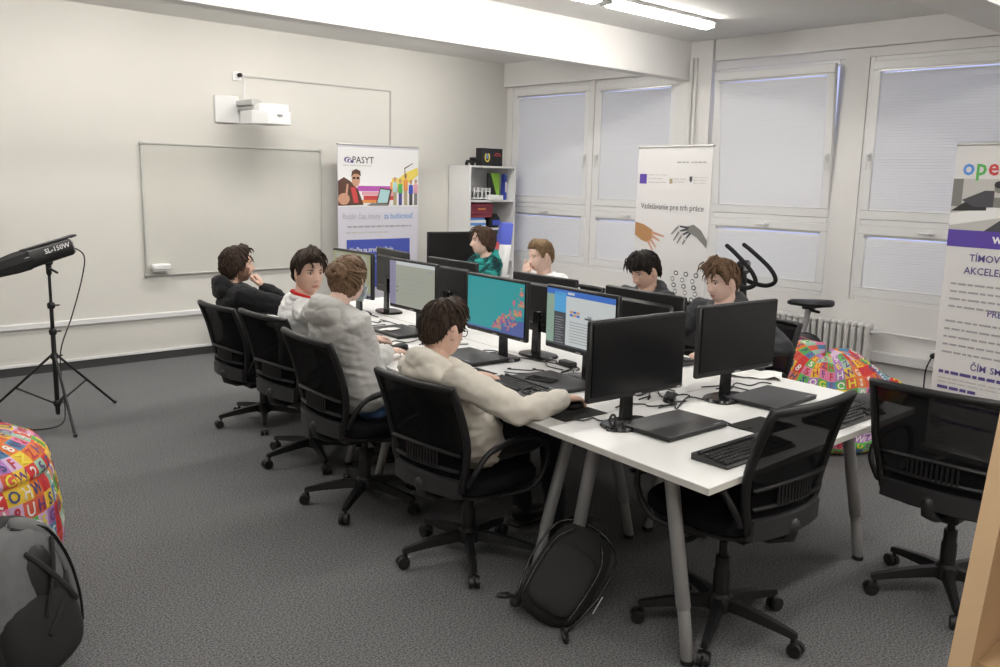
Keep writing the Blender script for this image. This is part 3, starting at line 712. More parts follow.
# ------------------------------------------------------------------ people
def remesh(g, voxel, smooth=2, fac=.5):
    me = g.mesh('tmp', 'skin'); o = bpy.data.objects.new('tmp', me); C.objects.link(o)
    md = o.modifiers.new('r', 'REMESH'); md.mode = 'VOXEL'; md.voxel_size = voxel; md.use_smooth_shade = True
    if smooth: ms = o.modifiers.new('s', 'SMOOTH'); ms.iterations = smooth; ms.factor = fac
    dg = bpy.context.evaluated_depsgraph_get(); me2 = bpy.data.meshes.new_from_object(o.evaluated_get(dg))
    vs_ = [tuple(v.co) for v in me2.vertices]; ns = [v.normal.copy() for v in me2.vertices]; fs = [tuple(p.vertices) for p in me2.polygons]
    bpy.data.objects.remove(o); bpy.data.meshes.remove(me); bpy.data.meshes.remove(me2)
    return vs_, ns, fs
def sm(a, b, x): t = max(0, min(1, (x-a)/(b-a))); return t*t*(3-2*t)
def ga(y, z, y0, z0, sy, sz): return math.exp(-((y-y0)/sy)**2-((z-z0)/sz)**2)
def headpt(az, zn):
    """head surface, local: x forward, y left, z up; zn = -1..1"""
    h = (1-abs(zn)**2.3)**(1/2.3) if zn > 0 else (1-abs(zn)**3.1)**(1/3.1)
    c_, s_ = cos(az), sin(az); ax = .090 if c_ > 0 else .104
    x = ax*c_*h; y = .0755*s_*h; z = (.118 if zn > 0 else .112)*zn
    if zn < 0:
        t = -zn; y *= 1-.30*t**1.7
        if c_ < 0: x *= 1-.38*t**1.5
        else: x *= 1-.03*t
    if c_ > 0:
        k = sm(0, .5, c_)
        d = .024*ga(y, z, 0, -.026, .0105, .013)+.013*ga(y, z, 0, -.004, .0085, .020)+.005*ga(abs(y), z, .012, -.031, .007, .008)
        d += -.0085*ga(abs(y), z, .031, .010, .016, .010)+.0045*ga(abs(y), z, .028, .030, .022, .008)
        d += .0055*ga(y, z, 0, -.056, .019, .0055)+.006*ga(y, z, 0, -.068, .017, .006)-.004*ga(y, z, 0, -.0622, .02, .0025)
        d += .007*ga(y, z, 0, -.098, .018, .014)+.003*ga(abs(y), z, .042, -.022, .02, .018)
        x += d*k
    return V((x, y, z))
HAIRLINE = {'short': [(0, 37), (28, 37), (48, 31), (62, 14), (72, -6), (82, 4), (92, 14), (108, 4), (122, -22), (145, -36), (180, -40)],
            'medium': [(0, 42), (25, 40), (45, 30), (62, 10), (76, -10), (90, -2), (105, -18), (120, -42), (145, -52), (180, -54)],
            'long': [(0, 44), (25, 42), (45, 32), (60, 8), (74, -14), (90, -18), (105, -40), (120, -54), (145, -60), (180, -62)],
            'fringe': [(0, 20), (25, 20), (45, 18), (62, 8), (72, -8), (82, 4), (92, 12), (108, 2), (122, -24), (145, -38), (180, -42)]}
def interp(T, a):
    for (a0, v0), (a1, v1) in zip(T, T[1:]):
        if a0 <= a <= a1: return v0+(v1-v0)*(a-a0)/(a1-a0)
    return T[-1][1]
def hair_geo(M, style, th, seed, locks=300, crown=(-.35, .15), fringe=0, lockr=.0036):
    """th=(front, top, side, back) thickness"""
    T = HAIRLINE[style]; g = G(); na, nz = 72, 52; rings = []
    def surf(az, el, extra=0):
        zn = sin(el)**1 if True else 0
        p = headpt(az, max(-.995, min(.995, zn))); a = abs(math.degrees((az+pi) % (2*pi)-pi)); e_ = math.degrees(el)
        hl = interp(T, a)+2.5*mnoise.noise(V((az*3, seed, 0)))
        m_ = sm(hl-4, hl+7, e_)
        up = max(0, sin(el)); f = max(0, cos(az)); b_ = max(0, -cos(az))
        t = (th[0]*f+th[3]*b_+th[2]*(1-f-b_))*(1-up**2)+(th[1]*(.6+.4*f)+th[0]*.4*f)*up**2
        n_ = (p-V((-.005, 0, .0))); n_ = V((n_.x, n_.y*1.3, n_.z)).normalized()
        st = mnoise.noise(V((az*9+seed, el*2.2, seed)))*.30+mnoise.noise(V((az*22, el*4, seed*2)))*.22
        off = -.012+(t*(1+st)+.012)*m_+extra
        return p+n_*off, n_, m_
    for i in range(nz+1):
        el = -pi/2+.03+(pi-.06)*i/nz
        rings.append([M @ surf(2*pi*k/na, el)[0] for k in range(na)])
    g.loft(rings)
    rd = random.Random(seed)
    k = 0; tries = 0
    while k < locks and tries < locks*12:
        tries += 1
        az = rd.uniform(-pi, pi); el = math.asin(rd.uniform(-.7, .98))
        p, n_, m_ = surf(az, el)
        if m_ < .75: continue
        k += 1
        cr = V((crown[0]*.1, 0, .12)); d = (p-cr); d -= n_*d.dot(n_)
        if d.length < .01: d = V((1, 0, 0))-n_*n_.x
        d.normalize(); sd = n_.cross(d)*rd.uniform(-.35, .35); d = (d+sd).normalized()
        ln = rd.uniform(.030, .060)*(1 if surf(az, max(-1.5, el-.40))[2] > .5 else .30); pts = []; base_az = az
        for q in range(4):
            t = q/3; pts.append(M @ (p+d*ln*t-n_*(.36*ln*t*t*(ln/.05))+n_*(.0008+rd.uniform(-.001, .0025)*t)))
        g.tube(pts, [lockr*.7, lockr, lockr*.8, lockr*.15], 4, dome=False)
    for q in range(fringe):
        az = rd.uniform(-.75, .75); el = rad(rd.uniform(34, 58)); p, n_, m_ = surf(az, el, .002)
        d = V((.5, rd.uniform(-.6, .9)*.5, -.55)); d -= n_*d.dot(n_)*.7; d.normalize(); ln = rd.uniform(.035, .06)
        g.tube([M @ (p+d*ln*t+n_*(.012*sin(pi*t*.9))-V((0, 0, .012*t*t))) for t in (0, .33, .66, 1)], [lockr, lockr*1.1, lockr*.8, lockr*.2], 5, dome=False)
    return g
def hand_geo(g, W, F, U, side, curl=.25, spread=1.0, thumb=.0):
    """W wrist, F finger direction, U back of the hand, side +1 left / -1 right"""
    F = V(F).normalized(); U = V(U); U = (U-F*U.dot(F)).normalized(); T = U.cross(F)*(-side); W = V(W)
    for i, (l, t_, fl) in enumerate(((.086, .029, .070), (.091, .0095, .078), (.087, -.0105, .071), (.078, -.029, .056))):
        kn = W+F*l+T*t_-U*.002*abs(i-1)
        g.tube([W+F*.008+T*t_*.55, W+F*.045+T*t_*.85, kn], [.0155, .0145, .0105], 10)
        d = (F+T*(t_*2.6*spread)).normalized(); ax = d.cross(U).normalized(); p = kn; ang = 0; pts = [p]
        for q, s_ in enumerate((.46, .30, .24)):
            ang += curl*(1.0, 1.25, .8)[q]*(1+.12*i); dd = d*cos(ang)-U*sin(ang); p = p+dd*fl*s_; pts.append(p)
        g.tube(pts, [.0098, .0088, .0078, .0066], 10)
    b = W+F*.022+T*.022-U*.006; d1 = (F*.62+T*(.75-.5*thumb)-U*(.25+.3*thumb)).normalized(); d2 = (F*.9+T*(.3-.5*thumb)-U*.12).normalized()
    p1 = b+d1*.042; g.tube([b, p1, p1+d2*.030, p1+d2*.030+(d2-T*.15).normalized()*.022], [.0165, .0125, .0105, .0078], 10)
    g.ell((0, 0, 0), (.045, .038, .0155), 14, M=Raxis(F, T, U, W+F*.046))
def ik(S, Wr, hint, a=.285, b=.26):
    S, Wr = V(S), V(Wr); d = Wr-S; L_ = d.length
    if L_ > (a+b)*.985: k = L_/((a+b)*.985); a *= k; b *= k
    x = (a*a-b*b+L_*L_)/(2*L_); h = math.sqrt(max(1e-6, a*a-x*x)); dn = d.normalized(); hh = V(hint); hh = (hh-dn*hh.dot(dn)).normalized()
    return S+dn*x+hh*h
def person(label, pos, seat, torso, head, hyaw, hpitch, hands, top, hair, skin='skin', hroll=0, trousers='cl_trous', hood=True, nb=.02, hem=.07, build=1.0, sleeve=1.0, pelvis_off=(0, 0), legs=.0, collar=None, brow='hair_dark', shoe='black', hoodm=None, beard=None):
    """pos: floor point; torso: yaw deg; head: world centre; hands: [left, right] each (target knuckle centre, fingers dir, back-of-hand dir, curl, elbow hint)"""
    O = V((pos[0], pos[1], 0)); loc = lambda p: V(p)-O
    ty = rad(torso); fw = V((cos(ty), sin(ty), 0)); lf = V((-sin(ty), cos(ty), 0)); Z = V((0, 0, 1))
    P = V((pelvis_off[0], pelvis_off[1], seat+.085)); Hd = loc(head)
    a, p_, r_ = rad(hyaw), rad(hpitch), rad(hroll)
    HM = Matrix.Translation(Hd) @ Matrix.Rotation(a, 4, 'Z') @ Matrix.Rotation(p_, 4, 'Y') @ Matrix.Rotation(r_, 4, 'X')
    HX = HM.to_3x3() @ V((1, 0, 0))
    nt_ = HM @ V((-.028, 0, -.060)); Nk = Hd-V((0, 0, .140))-fw*nb-HX*.020; Nk = Nk*.85+(P+(Nk-P))*.15
    mid = (P+Nk)*.5-fw*.020; sp = spline([P, (P+mid)/2-fw*.01, mid, (mid+Nk)/2-fw*.006, Nk], 4)
    # body axis frames follow the facing of the torso
    def rings(extra, t0=0, t1=1.0, neck=True):
        keys = [(0, .170, .115), (.12, .175, .125), (.35, .150, .108), (.55, .155, .112), (.72, .172, .112), (.84, .165, .095), (.93, .105, .075), (1.0, .060, .060)]
        out = []; n = 20; m_ = len(sp)-1
        for i in range(m_+1):
            t = i/m_
            for (ta, wa, da), (tb, wb, db) in zip(keys, keys[1:]):
                if ta <= t <= tb: q = (t-ta)/(tb-ta); w_ = wa+(wb-wa)*q; d_ = da+(db-da)*q; break
            c = sp[i]; ax = (sp[min(i+1, m_)]-sp[max(i-1, 0)]).normalized(); f_ = (fw-ax*fw.dot(ax)).normalized(); l_ = ax.cross(f_)
            e_ = extra*(1 if t < .9 else (1-t)*8+.2)
            out.append([c+f_*((d_*build+e_)*math.copysign(abs(cos(2*pi*k/n))**.85, cos(2*pi*k/n)))+l_*((w_*build+e_)*math.copysign(abs(sin(2*pi*k/n))**.85, sin(2*pi*k/n))) for k in range(n)])
        out.insert(0, [p-(sp[1]-sp[0]).normalized()*hem for p in [sp[0]+(q-sp[0])*.85 for q in out[0]]])
        return out
    Sh = [Nk-Z*.045+lf*s_*.165*build-fw*.0 for s_ in (1, -1)]
    arms = []
    for s_, S, hd_ in zip((1, -1), Sh, hands):
        tgt, F, U, curl, hint = hd_[:5]; F = V(F).normalized(); W = loc(tgt)-F*.085
        E = loc(hint[1]) if hint[0] == 'at' else ik(S, W, V(hint))
        arms.append((s_, S, E, W, F, V(U), curl))
    hip = [P+lf*s_*.085-Z*.012 for s_ in (1, -1)]; knee = [h+fw*.40+lf*s_*.03+Z*(-.005) for h, s_ in zip(hip, (1, -1))]
    ank = [V((k.x, k.y, .085))+fw*(.06+legs*s_) for k, s_ in zip(knee, (1, -1))]
    # --- body mesh
    g = G()
    hr = []; na, nz = 64, 56
    for i in range(nz+1):
        zn = sin(-pi/2+.05+(pi-.1)*i/nz); hr.append([HM @ headpt(2*pi*k/na, zn) for k in range(na)])
    g.loft(hr)
    for s_ in (1, -1):
        EM = HM @ Matrix.Translation((-.008, s_*.0775, -.004)) @ Matrix.Rotation(rad(-12), 4, 'Y') @ Matrix.Rotation(rad(s_*24), 4, 'Z')
        g.ell((0, 0, 0), (.019, .0075, .033), 14, M=EM)
    g.tube([nt_+HM.to_3x3() @ V((0.004, 0, .015)), nt_*.5+Nk*.5, Nk, Nk-Z*.05], [.052*build, .054*build, .060*build, .075], 16)
    v1, n1_, f1 = remesh(g, .004, 1, .4)
    B = G(); inv = HM.inverted(); mi = []
    B.add(v1, f1)
    for i, f in enumerate(f1):
        c = inv @ (sum((V(v1[k]) for k in f), V())/len(f))
        if c.x > .05 and (c.y/.023)**2+((c.z+.0625)/.0085)**2 < 1: B.m[i] = 1
        elif beard and -.115 < c.z < -.028+.018*min(1, abs(c.y)/.06) and c.x > -.005 and not (abs(c.y) < .045 and -.052 < c.z) : B.m[i] = 2
    for s_, S, E, W, F, U, curl in arms:
        g = G(); hand_geo(g, W, F, U, s_, curl); d = (E-W)
        g.tube([W+F*.012, W, W+d*.3, W+d*.6], [.024, .0255, .034, .040], 14, flat=(U.x, U.y, U.z, .85))
        vv, nn, ff = remesh(g, .0034, 1, .35); B.add(vv, ff)
    g = G(); g.loft(rings(-.022))
    for s_, S, E, W, F, U, curl in arms: g.tube([S+(E-S)*.12, (S+E)/2, E, E+(W-E)*.5], [.034, .036, .034, .032], 10)
    for h, k, a_ in zip(hip, knee, ank): g.tube([h, (h+k)/2, k, (k+a_)/2, a_], [.075, .066, .050, .048, .034], 10)
    vv, nn, ff = remesh(g, .014, 2); B.add(vv, ff)
    body = obj('person', B, [skin, 'lip', beard or skin], None, 180, loc=O); tag(body, label, 'person')
    # --- eyes, brows
    for s_ in (1, -1):
        g = G(); M_ = HM @ Matrix.Translation((.0665, s_*.031, .009)); g.ell((0, 0, 0), (.0115, .0125, .0062), 14, M=M_)
        M2 = HM @ Matrix.Translation((.0752, s_*.0305, .009)); g.ell((0, 0, 0), (.0040, .0062, .0058), 10, mi=1, M=M2)
        obj('eye', g, ['eye_white', 'iris'], body, 180)
        g = G(); g.tube([HM @ V((.0865, s_*.013, .0285)), HM @ V((.0845, s_*.030, .0325)), HM @ V((.0715, s_*.048, .0285))], [.0028, .0034, .0018], 6); g.tube([HM @ V((.0775, s_*.018, .0155)), HM @ V((.0795, s_*.031, .0185)), HM @ V((.0715, s_*.045, .014))], .0017, 6); obj('eyebrow', g, brow, body, 180)
    obj('hair', hair_geo(HM, *hair[:3], **(hair[4] if len(hair) > 4 else {})), hair[3], body, 180)
    # --- top
    g = G(); g.loft(rings(.017))
    for s_, S, E, W, F, U, curl in arms:
        We = E+(W-E)*(.93*sleeve if sleeve <= 1 else .93)
        if sleeve < .6: g.tube([S-lf*s_*.03, S, (S+E)*.5, S+(E-S)*.75], [.06, .068, .062, .060], 12)
        else: g.tube([S-lf*s_*.04-Z*.01, S, (S+E)*.5, E, (E+We)*.5, E+(We-E)*.90, We], [.064*build, .070*build, .062*build, .056, .050, .044, .037], 14)
    if hood:
        hb = Nk-fw*.060-Z*.010
        g.tube([Nk+V((0, 0, -.010))+fw*.086*cos(t)*1.0+lf*.092*sin(t)+Z*(.036*-cos(t)) for t in [2*pi*k/24 for k in range(24)]], [.022+.022*max(0, -cos(2*pi*k/24)) for k in range(24)], 10, closed=True)
        g.ell((0, 0, 0), (.052, .122, .062), 16, M=Raxis(fw, lf, Z, hb-Z*.015-fw*.015)); g.ell((0, 0, 0), (.034, .088, .085), 14, M=Raxis(fw, lf, Z, hb-Z*.07+fw*.002))
    else: g.tube([Nk+V((0, 0, -.008))+fw*.068*cos(t)+lf*.072*sin(t)+Z*(.018*-cos(t)) for t in [2*pi*k/20 for k in range(20)]], .012, 8, closed=True)
    vv, nn, ff = remesh(g, .0085, 3)
    sd = hash(label) % 97 if False else len(label)
    out = []
    for p, n_ in zip(vv, nn):
        q = V(p); d = .005*mnoise.noise(V((q.x*7+sd, q.y*7, q.z*12)))+.0065*(1-2.4*abs(mnoise.noise(V((q.x*9+sd+q.z*6, q.y*9-q.z*6, q.z*20)))))+.003*(1-2*abs(mnoise.noise(V((q.x*24+sd, q.y*24+q.z*12, q.z*34)))))+.003
        out.append(q+n_*d)
    g = G(); g.add(out, ff)
    mats = [top]
    if hoodm:      # second colour by zone
        mats = [top, hoodm[0]]
        for i, f in enumerate(ff):
            c = sum((out[k] for k in f), V())/len(f)
            if hoodm[1](c-Nk, fw, lf): g.m[i] = 1
    obj('hoodie' if hood else 'shirt', g, mats, body, 180)
    if collar:
        g = G(); g.tube([Nk+V((0, 0, .012))+fw*.066*cos(t)+lf*.068*sin(t)+Z*(.022*-cos(t)) for t in [2*pi*k/20 for k in range(20)]], .011, 8, closed=True); obj('collar', g, collar, body, 180)
    # --- trousers and shoes
    g = G(); g.ell((0, 0, 0), (.112*build, .160*build, .088), 16, M=Raxis(fw, lf, Z, P-Z*.0+fw*.01))
    for h, k, a_ in zip(hip, knee, ank): g.tube([h-fw*.02, (h+k)/2, k, (k+a_)/2, a_+Z*.0], [.092, .082, .066, .060, .052], 12)
    vv, nn, ff = remesh(g, .012, 3); out = [V(p)+n_*(.008*mnoise.noise(V((p[0]*9+sd, p[1]*9, p[2]*18)))) for p, n_ in zip(vv, nn)]
    g = G(); g.add(out, ff); obj('trousers', g, trousers, body, 180)
    for a_ in ank:
        c = V((a_.x, a_.y, 0)); M_ = Raxis(fw, lf, Z, c)
        g = G(); g.box((.06, 0, .012), (.28, .095, .024), M=M_, b=.01, mi=1); g.ell((.07, 0, .045), (.13, .044, .038), 14, M=M_, e=(.8, .8)); g.ell((-.02, 0, .07), (.05, .042, .05), 12, M=M_); obj('shoe', g, [shoe, 'plastic_white' if shoe != 'black' else 'black'], body, 180)
    body['_hm'] = 0
    del body['_hm']
    return body, HM, Nk, fw, lf
U_ = (0, 0, 1); DN = (0, 0, -1)
# student in the cream hoodie
b4, H4, *_ = person('student in a cream hoodie and glasses with both hands at the keyboard and mouse', (2.516, 2.926), .475, 0, (2.345, 2.885, 1.080), 2, 14,
    [((2.83, 3.12, .775), (.85, -.45, -.05), (0, 0, 1), .28, (.1, .5, -.8)), ((2.80, 2.525, .788), (.95, .10, -.10), (0, .1, 1), .30, (-.2, -.8, -.55))],
    'cl_cream', ('short', (.020, .030, .014, .014), 4, 'hair_dark', dict(locks=300)), pelvis_off=(.02, -.01), skin='skin', build=.95)
g = G()
for s_ in (1, -1):
    c = V((.094, s_*.033, .006)); g.tube([H4 @ (c+V((-.004*abs(cos(t)), .022*cos(t), .018*sin(t)))) for t in [2*pi*k/16 for k in range(16)]], .0019, 6, closed=True)
    g.tube([H4 @ V((.090, s_*.055, .012)), H4 @ V((.05, s_*.076, .014)), H4 @ V((-.01, s_*.081, .012)), H4 @ V((-.02, s_*.081, .0))], .0019, 6)
g.tube([H4 @ V((.095, -.011, .008)), H4 @ V((.100, 0, .011)), H4 @ V((.095, .011, .008))], .0018, 6); obj('glasses', g, 'black', b4, 180)
# student in the light grey hoodie with the bun
b3, H3, *_ = person('student in a light grey hoodie and blue jeans with hair pinned in a bun', (2.54, 3.77), .49, 6, (2.485, 3.83, 1.195), 20, 8,
    [((2.96, 4.22, .785), (.95, .2, -.1), (0, 0, 1), .30, (.0, .8, -.5)), ((2.84, 3.88, .780), (.90, .30, -.08), (0, 0, 1), .22, (-.45, -.35, -.8))],
    'cl_grey', ('long', (.006, .014, .010, .012), 9, 'hair_lbrown', dict(locks=300, crown=(-1.0, 0), lockr=.0036)), trousers='cl_jeans', pelvis_off=(.0, 0), skin='skin_pale', sleeve=.86, shoe='cl_red', nb=.075, hem=.012)
g = G()
for k in range(3):
    c = V((-.100, 0, .030)); rr_ = .040-.010*k
    g.tube([H3 @ (c+V((-.010-.006*k+.004*sin(3*t), rr_*cos(t)*1.25, rr_*sin(t)*.9))) for t in [2*pi*j/18 for j in range(18)]], .016, 8, closed=True)
for s_ in (1, -1):
    for k in range(4): g.tube([H3 @ V(p) for p in spline([(.02-.02*k, s_*.085, .045-.03*k), (-.05, s_*.088, .04-.02*k), (-.095, s_*.055, .045-.01*k), (-.116, s_*.012, .032)], 3)], [.007]*9+[.004], 6)
obj('bun', g, 'hair_lbrown', b3, 180)
g = G(); ring = []
for i, z in enumerate((-.030, -.055, -.08, -.108)):
    ring.append([H3 @ V((.112-.022*abs(t)**1.6-(.0, .002, .006, .02)[i], t*(.062-.004*i), z)) for t in (-1, -.6, -.25, 0, .25, .6, 1)]+[H3 @ V((.105-.022*abs(t)**1.6-(.0, .002, .006, .02)[i], t*(.060-.004*i), z)) for t in (1, .6, .25, 0, -.25, -.6, -1)])
g.loft(ring)
for s_ in (1, -1):
    for z in (-.035, -.1): g.tube([H3 @ V((.088, s_*.060, z)), H3 @ V((.04, s_*.078, z*.6)), H3 @ V((-.012, s_*.084, -.004))], .0016, 5)
obj('face_mask', g, 'mask', b3, 60)
# student in the white jersey looking back
Z1 = lambda q, f, l: (-.16 < q.z < -.045) and abs(q.dot(l)) > .085 and q.dot(f) > -.10 and q.length < .24
person('student in a white jersey with a red collar turning round towards the room', (2.72, 4.59), .48, -28, (2.60, 4.42, 1.165), -92, 4,
    [((3.0, 4.72, .78), (.95, .2, -.1), (0, 0, 1), .3, (.1, .7, -.6)), ((2.98, 4.50, .78), (.95, .25, -.1), (0, 0, 1), .3, (-.1, -.7, -.6))],
    'cl_white', ('short', (.030, .036, .012, .012), 17, 'hair_dark', dict(locks=300, fringe=16)), hood=False, collar='cl_red', pelvis_off=(-.04, .0))
# man in the black hoodie, hand at his mouth
person('bearded man in a black hoodie resting his chin on his hand', (2.87, 5.50), .41, -12, (2.755, 5.61, 1.10), -20, 2,
    [((3.12, 5.62, .785), (.9, -.3, -.1), (0, 0, 1), .4, (.1, .8, -.5)), ((2.858, 5.545, 1.028), (-.35, .30, .88), (.75, -.55, .2), 1.15, ('at', (3.02, 5.28, .80)))],
    'cl_black', ('long', (.016, .024, .020, .022), 23, 'hair_dark', dict(locks=300, fringe=8, lockr=.0042)), pelvis_off=(.0, .0), build=1.05, beard='beard')
# green camouflage hoodie
person('student in a teal camouflage hoodie looking sideways at his screen', (5.10, 5.84), .46, 160, (5.07, 5.72, 1.185), 155, 2,
    [((4.50, 5.45, .785), (-.95, .1, -.1), (0, 0, 1), .3, (.3, -.8, -.5)), ((4.55, 5.80, .785), (-.95, -.1, -.1), (0, 0, 1), .3, (.3, .8, -.5))],
    'cl_camo', ('long', (.016, .020, .014, .016), 31, 'hair_brown', dict(locks=300, fringe=10, lockr=.0042)), skin='skin_pale')
# white tee, hand on mouth
person('student with cropped hair in a white tee resting his fist on his mouth', (4.90, 4.72), .45, 176, (4.755, 4.70, 1.150), 168, 10,
    [((4.50, 4.42, .80), (-.8, .5, .1), (0, 0, 1), .5, (.3, -.8, -.4)), ((4.652, 4.735, 1.075), (-.12, -.42, .85), (-.9, .1, .1), 1.25, ('at', (4.56, 5.00, .80)))],
    'cl_tee', ('short', (.014, .020, .008, .008), 37, 'hair_blond', dict(locks=300, lockr=.003)), hood=False, sleeve=.5, skin='skin_pale', brow='hair_blond')
# dark jacket
person('student with a dark mop of hair in a dark grey hooded jacket looking down', (4.80, 3.64), .45, 176, (4.60, 3.59, 1.150), 172, 24,
    [((4.20, 3.45, .785), (-.95, .1, -.1), (0, 0, 1), .3, (.3, -.8, -.5)), ((4.22, 3.76, .785), (-.95, -.1, -.1), (0, 0, 1), .3, (.3, .8, -.5))],
    'cl_charcoal', ('fringe', (.020, .032, .020, .020), 41, 'hair_black', dict(locks=300, fringe=30, lockr=.0046)), pelvis_off=(-.02, 0))
# charcoal hoodie
person('student with brown quiffed hair in a charcoal hoodie working behind the dark monitor', (4.72, 2.92), .44, 168, (4.50, 2.935, 1.150), 166, 12,
    [((4.13, 2.80, .785), (-.95, .15, -.1), (0, 0, 1), .3, ('at', (4.56, 2.52, .82))), ((4.12, 3.10, .785), (-.95, -.1, -.1), (0, 0, 1), .3, (.3, .8, -.5))],
    'cl_charcoal', ('short', (.034, .040, .014, .012), 47, 'hair_ginger', dict(locks=300, fringe=26, lockr=.0046, crown=(-.8, 0))), skin='skin_pale', pelvis_off=(-.04, 0), build=1.06)

# ------------------------------------------------------------------ roll-up banners (local: faces -Y, width along X, base on the floor)
def banner(loc, rz, W, H, label, m='ban_white'):
    r = thing('roll_up_banner', label, 'banner', loc, rz)
    g = G(); g.box((0, 0, H/2+.04), (W, .004, H-.08)); p = obj('banner_sheet', g, m, r, None)
    g = G(); g.tube([(-W/2-.004, .004, H), (W/2+.004, .004, H)], .012, 10, dome=False); obj('top_rail', g, 'alu', r, 60)
    g = G(); g.box((0, 0, .045), (W+.03, .10, .07), b=.02); obj('base_cassette', g, 'alu', r, 30)
    for s_ in (-1, 1):
        g = G(); g.box((s_*W*.32, 0, .012), (.04, .30, .016), b=.005); obj('foot', g, 'alu', r)
    g = G(); g.tube([(0, .02, .07), (0, .02, H)], .008, 8); obj('support_pole', g, 'alu', r, 60)
    return r, p
def poly(g, pts, mi, y=-.004): g.quad([(x, y, z) for x, z in pts], mi)
def rect(g, x0, x1, z0, z1, mi, y=-.0035): g.quad([(x0, y, z0), (x1, y, z0), (x1, y, z1), (x0, y, z1)], mi)
def disc(g, x, z, rx, rz_, mi, y=-.005, n=14): g.quad([(x+rx*cos(2*pi*k/n), y, z+rz_*sin(2*pi*k/n)) for k in range(n)], mi)
def greek(g, x0, x1, z, h, mi, seed, y=-.004, align='l'):
    """a line of illegible small print as word blocks"""
    rd = random.Random(seed); x = x0
    while x < x1-.01:
        w_ = min(rd.uniform(.02, .075), x1-x); rect(g, x, x+w_, z, z+h, mi, y); x += w_+.010
PC = ['p_purple', 'p_dkpurple', 'p_blue', 'p_ltblue', 'p_grey', 'p_dark', 'p_black', 'p_red', 'p_orange', 'p_yellow', 'p_green', 'p_magenta', 'p_skin', 'p_brown', 'p_tan', 'p_white', 'p_gblue', 'p_teal', 'p_midgrey', 'p_ltgrey', 'p_pink', 'p_khaki', 'p_maroon', 'p_royal']
I = {n: i for i, n in enumerate(PC)}
# banner by the back wall
r, p = banner((5.445, 7.80, 0), 0, 1.02, 2.03, 'tall banner with a photo of people and a blue panel by the back wall', 'ban_lilac')
g = G(); rect(g, -.51, .51, 1.40, 2.0, I['p_white'], -.0026); 
# logo: swirl and letters
for k in range(5): disc(g, -.39+.012*k, 1.875-.004*k, .045-.006*k, .030-.004*k, I['p_dkpurple'] if k % 2 == 0 else I['p_white'], -.0045-.0002*k)
obj('printed_sheet', g, PC, p, None)
g = G(); put_text(g, 'PASYT', -.34, 1.845, .095, mi=I['p_dark'], bold=.008); greek(g, -.45, -.1, 1.815, .008, I['p_ltgrey'], 2); obj('printed_logo', g, PC, p, None)
g = G()                                                     # the photo collage
for k, (x0, x1, z0, z1, c) in enumerate(((-.28, .18, 1.56, 1.60, 'p_magenta'), (-.22, .20, 1.52, 1.555, 'p_pink'), (-.27, .15, 1.60, 1.615, 'p_magenta'), (-.20, .22, 1.47, 1.515, 'p_red'), (-.22, .10, 1.44, 1.47, 'p_orange'), (.14, .24, 1.55, 1.66, 'p_orange'), (.16, .28, 1.60, 1.70, 'p_yellow'))): rect(g, x0, x1, z0, z1, I[c], -.0040-.0001*k)
poly(g, [(.22, 1.68), (.34, 1.76), (.50, 1.82), (.51, 1.74), (.40, 1.66), (.30, 1.62)], I['p_yellow'], -.0039)
poly(g, [(-.51, 1.41), (-.51, 1.66), (-.44, 1.70), (-.36, 1.66), (-.27, 1.58), (-.20, 1.42)], I['p_brown'], -.0055)      # jacket
poly(g, [(-.36, 1.60), (-.30, 1.60), (-.26, 1.44), (-.32, 1.44)], I['p_red'], -.0058)
disc(g, -.295, 1.68, .052, .075, I['p_skin'], -.006); poly(g, [(-.355, 1.70), (-.34, 1.765), (-.29, 1.785), (-.24, 1.765), (-.235, 1.71), (-.27, 1.735), (-.32, 1.735)], I['p_brown'], -.0062)
rect(g, -.335, -.300, 1.682, 1.704, I['p_black'], -.0063); rect(g, -.288, -.253, 1.682, 1.704, I['p_black'], -.0063)
disc(g, -.44, 1.48, .07, .06, I['p_skin'], -.0064); poly(g, [(-.43, 1.50), (-.40, 1.50), (-.385, 1.63), (-.405, 1.635)], I['p_skin'], -.0065)
poly(g, [(-.05, 1.42), (.12, 1.42), (.16, 1.58), (.01, 1.60)], I['p_brown'], -.0056); poly(g, [(-.03, 1.44), (.10, 1.44), (.135, 1.57), (.015, 1.585)], I['p_teal'], -.0058); poly(g, [(-.16, 1.41), (.12, 1.41), (.10, 1.43), (-.10, 1.44)], I['p_midgrey'], -.0060)
for k, (x, h, c1, c2) in enumerate(((.20, .30, 'p_teal', 'p_khaki'), (.27, .28, 'p_green', 'p_dkpurple'), (.34, .34, 'p_orange', 'p_khaki'), (.41, .27, 'p_royal', 'p_dark'), (.475, .28, 'p_pink', 'p_midgrey'))):
    z = 1.415; y = -.0050-.0002*k
    rect(g, x-.022, x+.022, z, z+h*.48, I[c2], y); poly(g, [(x-.03, z+h*.46), (x+.03, z+h*.46), (x+.028, z+h*.80), (x-.028, z+h*.80)], I[c1], y-.0001); disc(g, x, z+h*.89, .016, .026, I['p_skin'], y-.0002); disc(g, x, z+h*.92, .018, .020, I['p_brown'], y-.00015)
poly(g, [(.33, 1.70), (.345, 1.70), (.33, 1.80), (.44, 1.86), (.435, 1.865), (.32, 1.81)], I['p_brown'], -.0062)
obj('printed_photo', g, PC, p, None)
g = G(); put_text(g, 'Rozšír čas, ktorý', -.46, 1.275, .082, mi=I['p_grey'], width=.47); put_text(g, 'za budúcnosť', .06, 1.275, .085, mi=I['p_ltblue'], bold=.01, width=.38)
greek(g, -.40, .42, 1.185, .018, I['p_grey'], 5); greek(g, -.42, .12, 1.125, .016, I['p_ltgrey'], 6); obj('printed_text', g, PC, p, None)
g = G(); rect(g, -.41, .40, .55, 1.06, I['p_blue']); obj('blue_panel', g, PC, p, None)
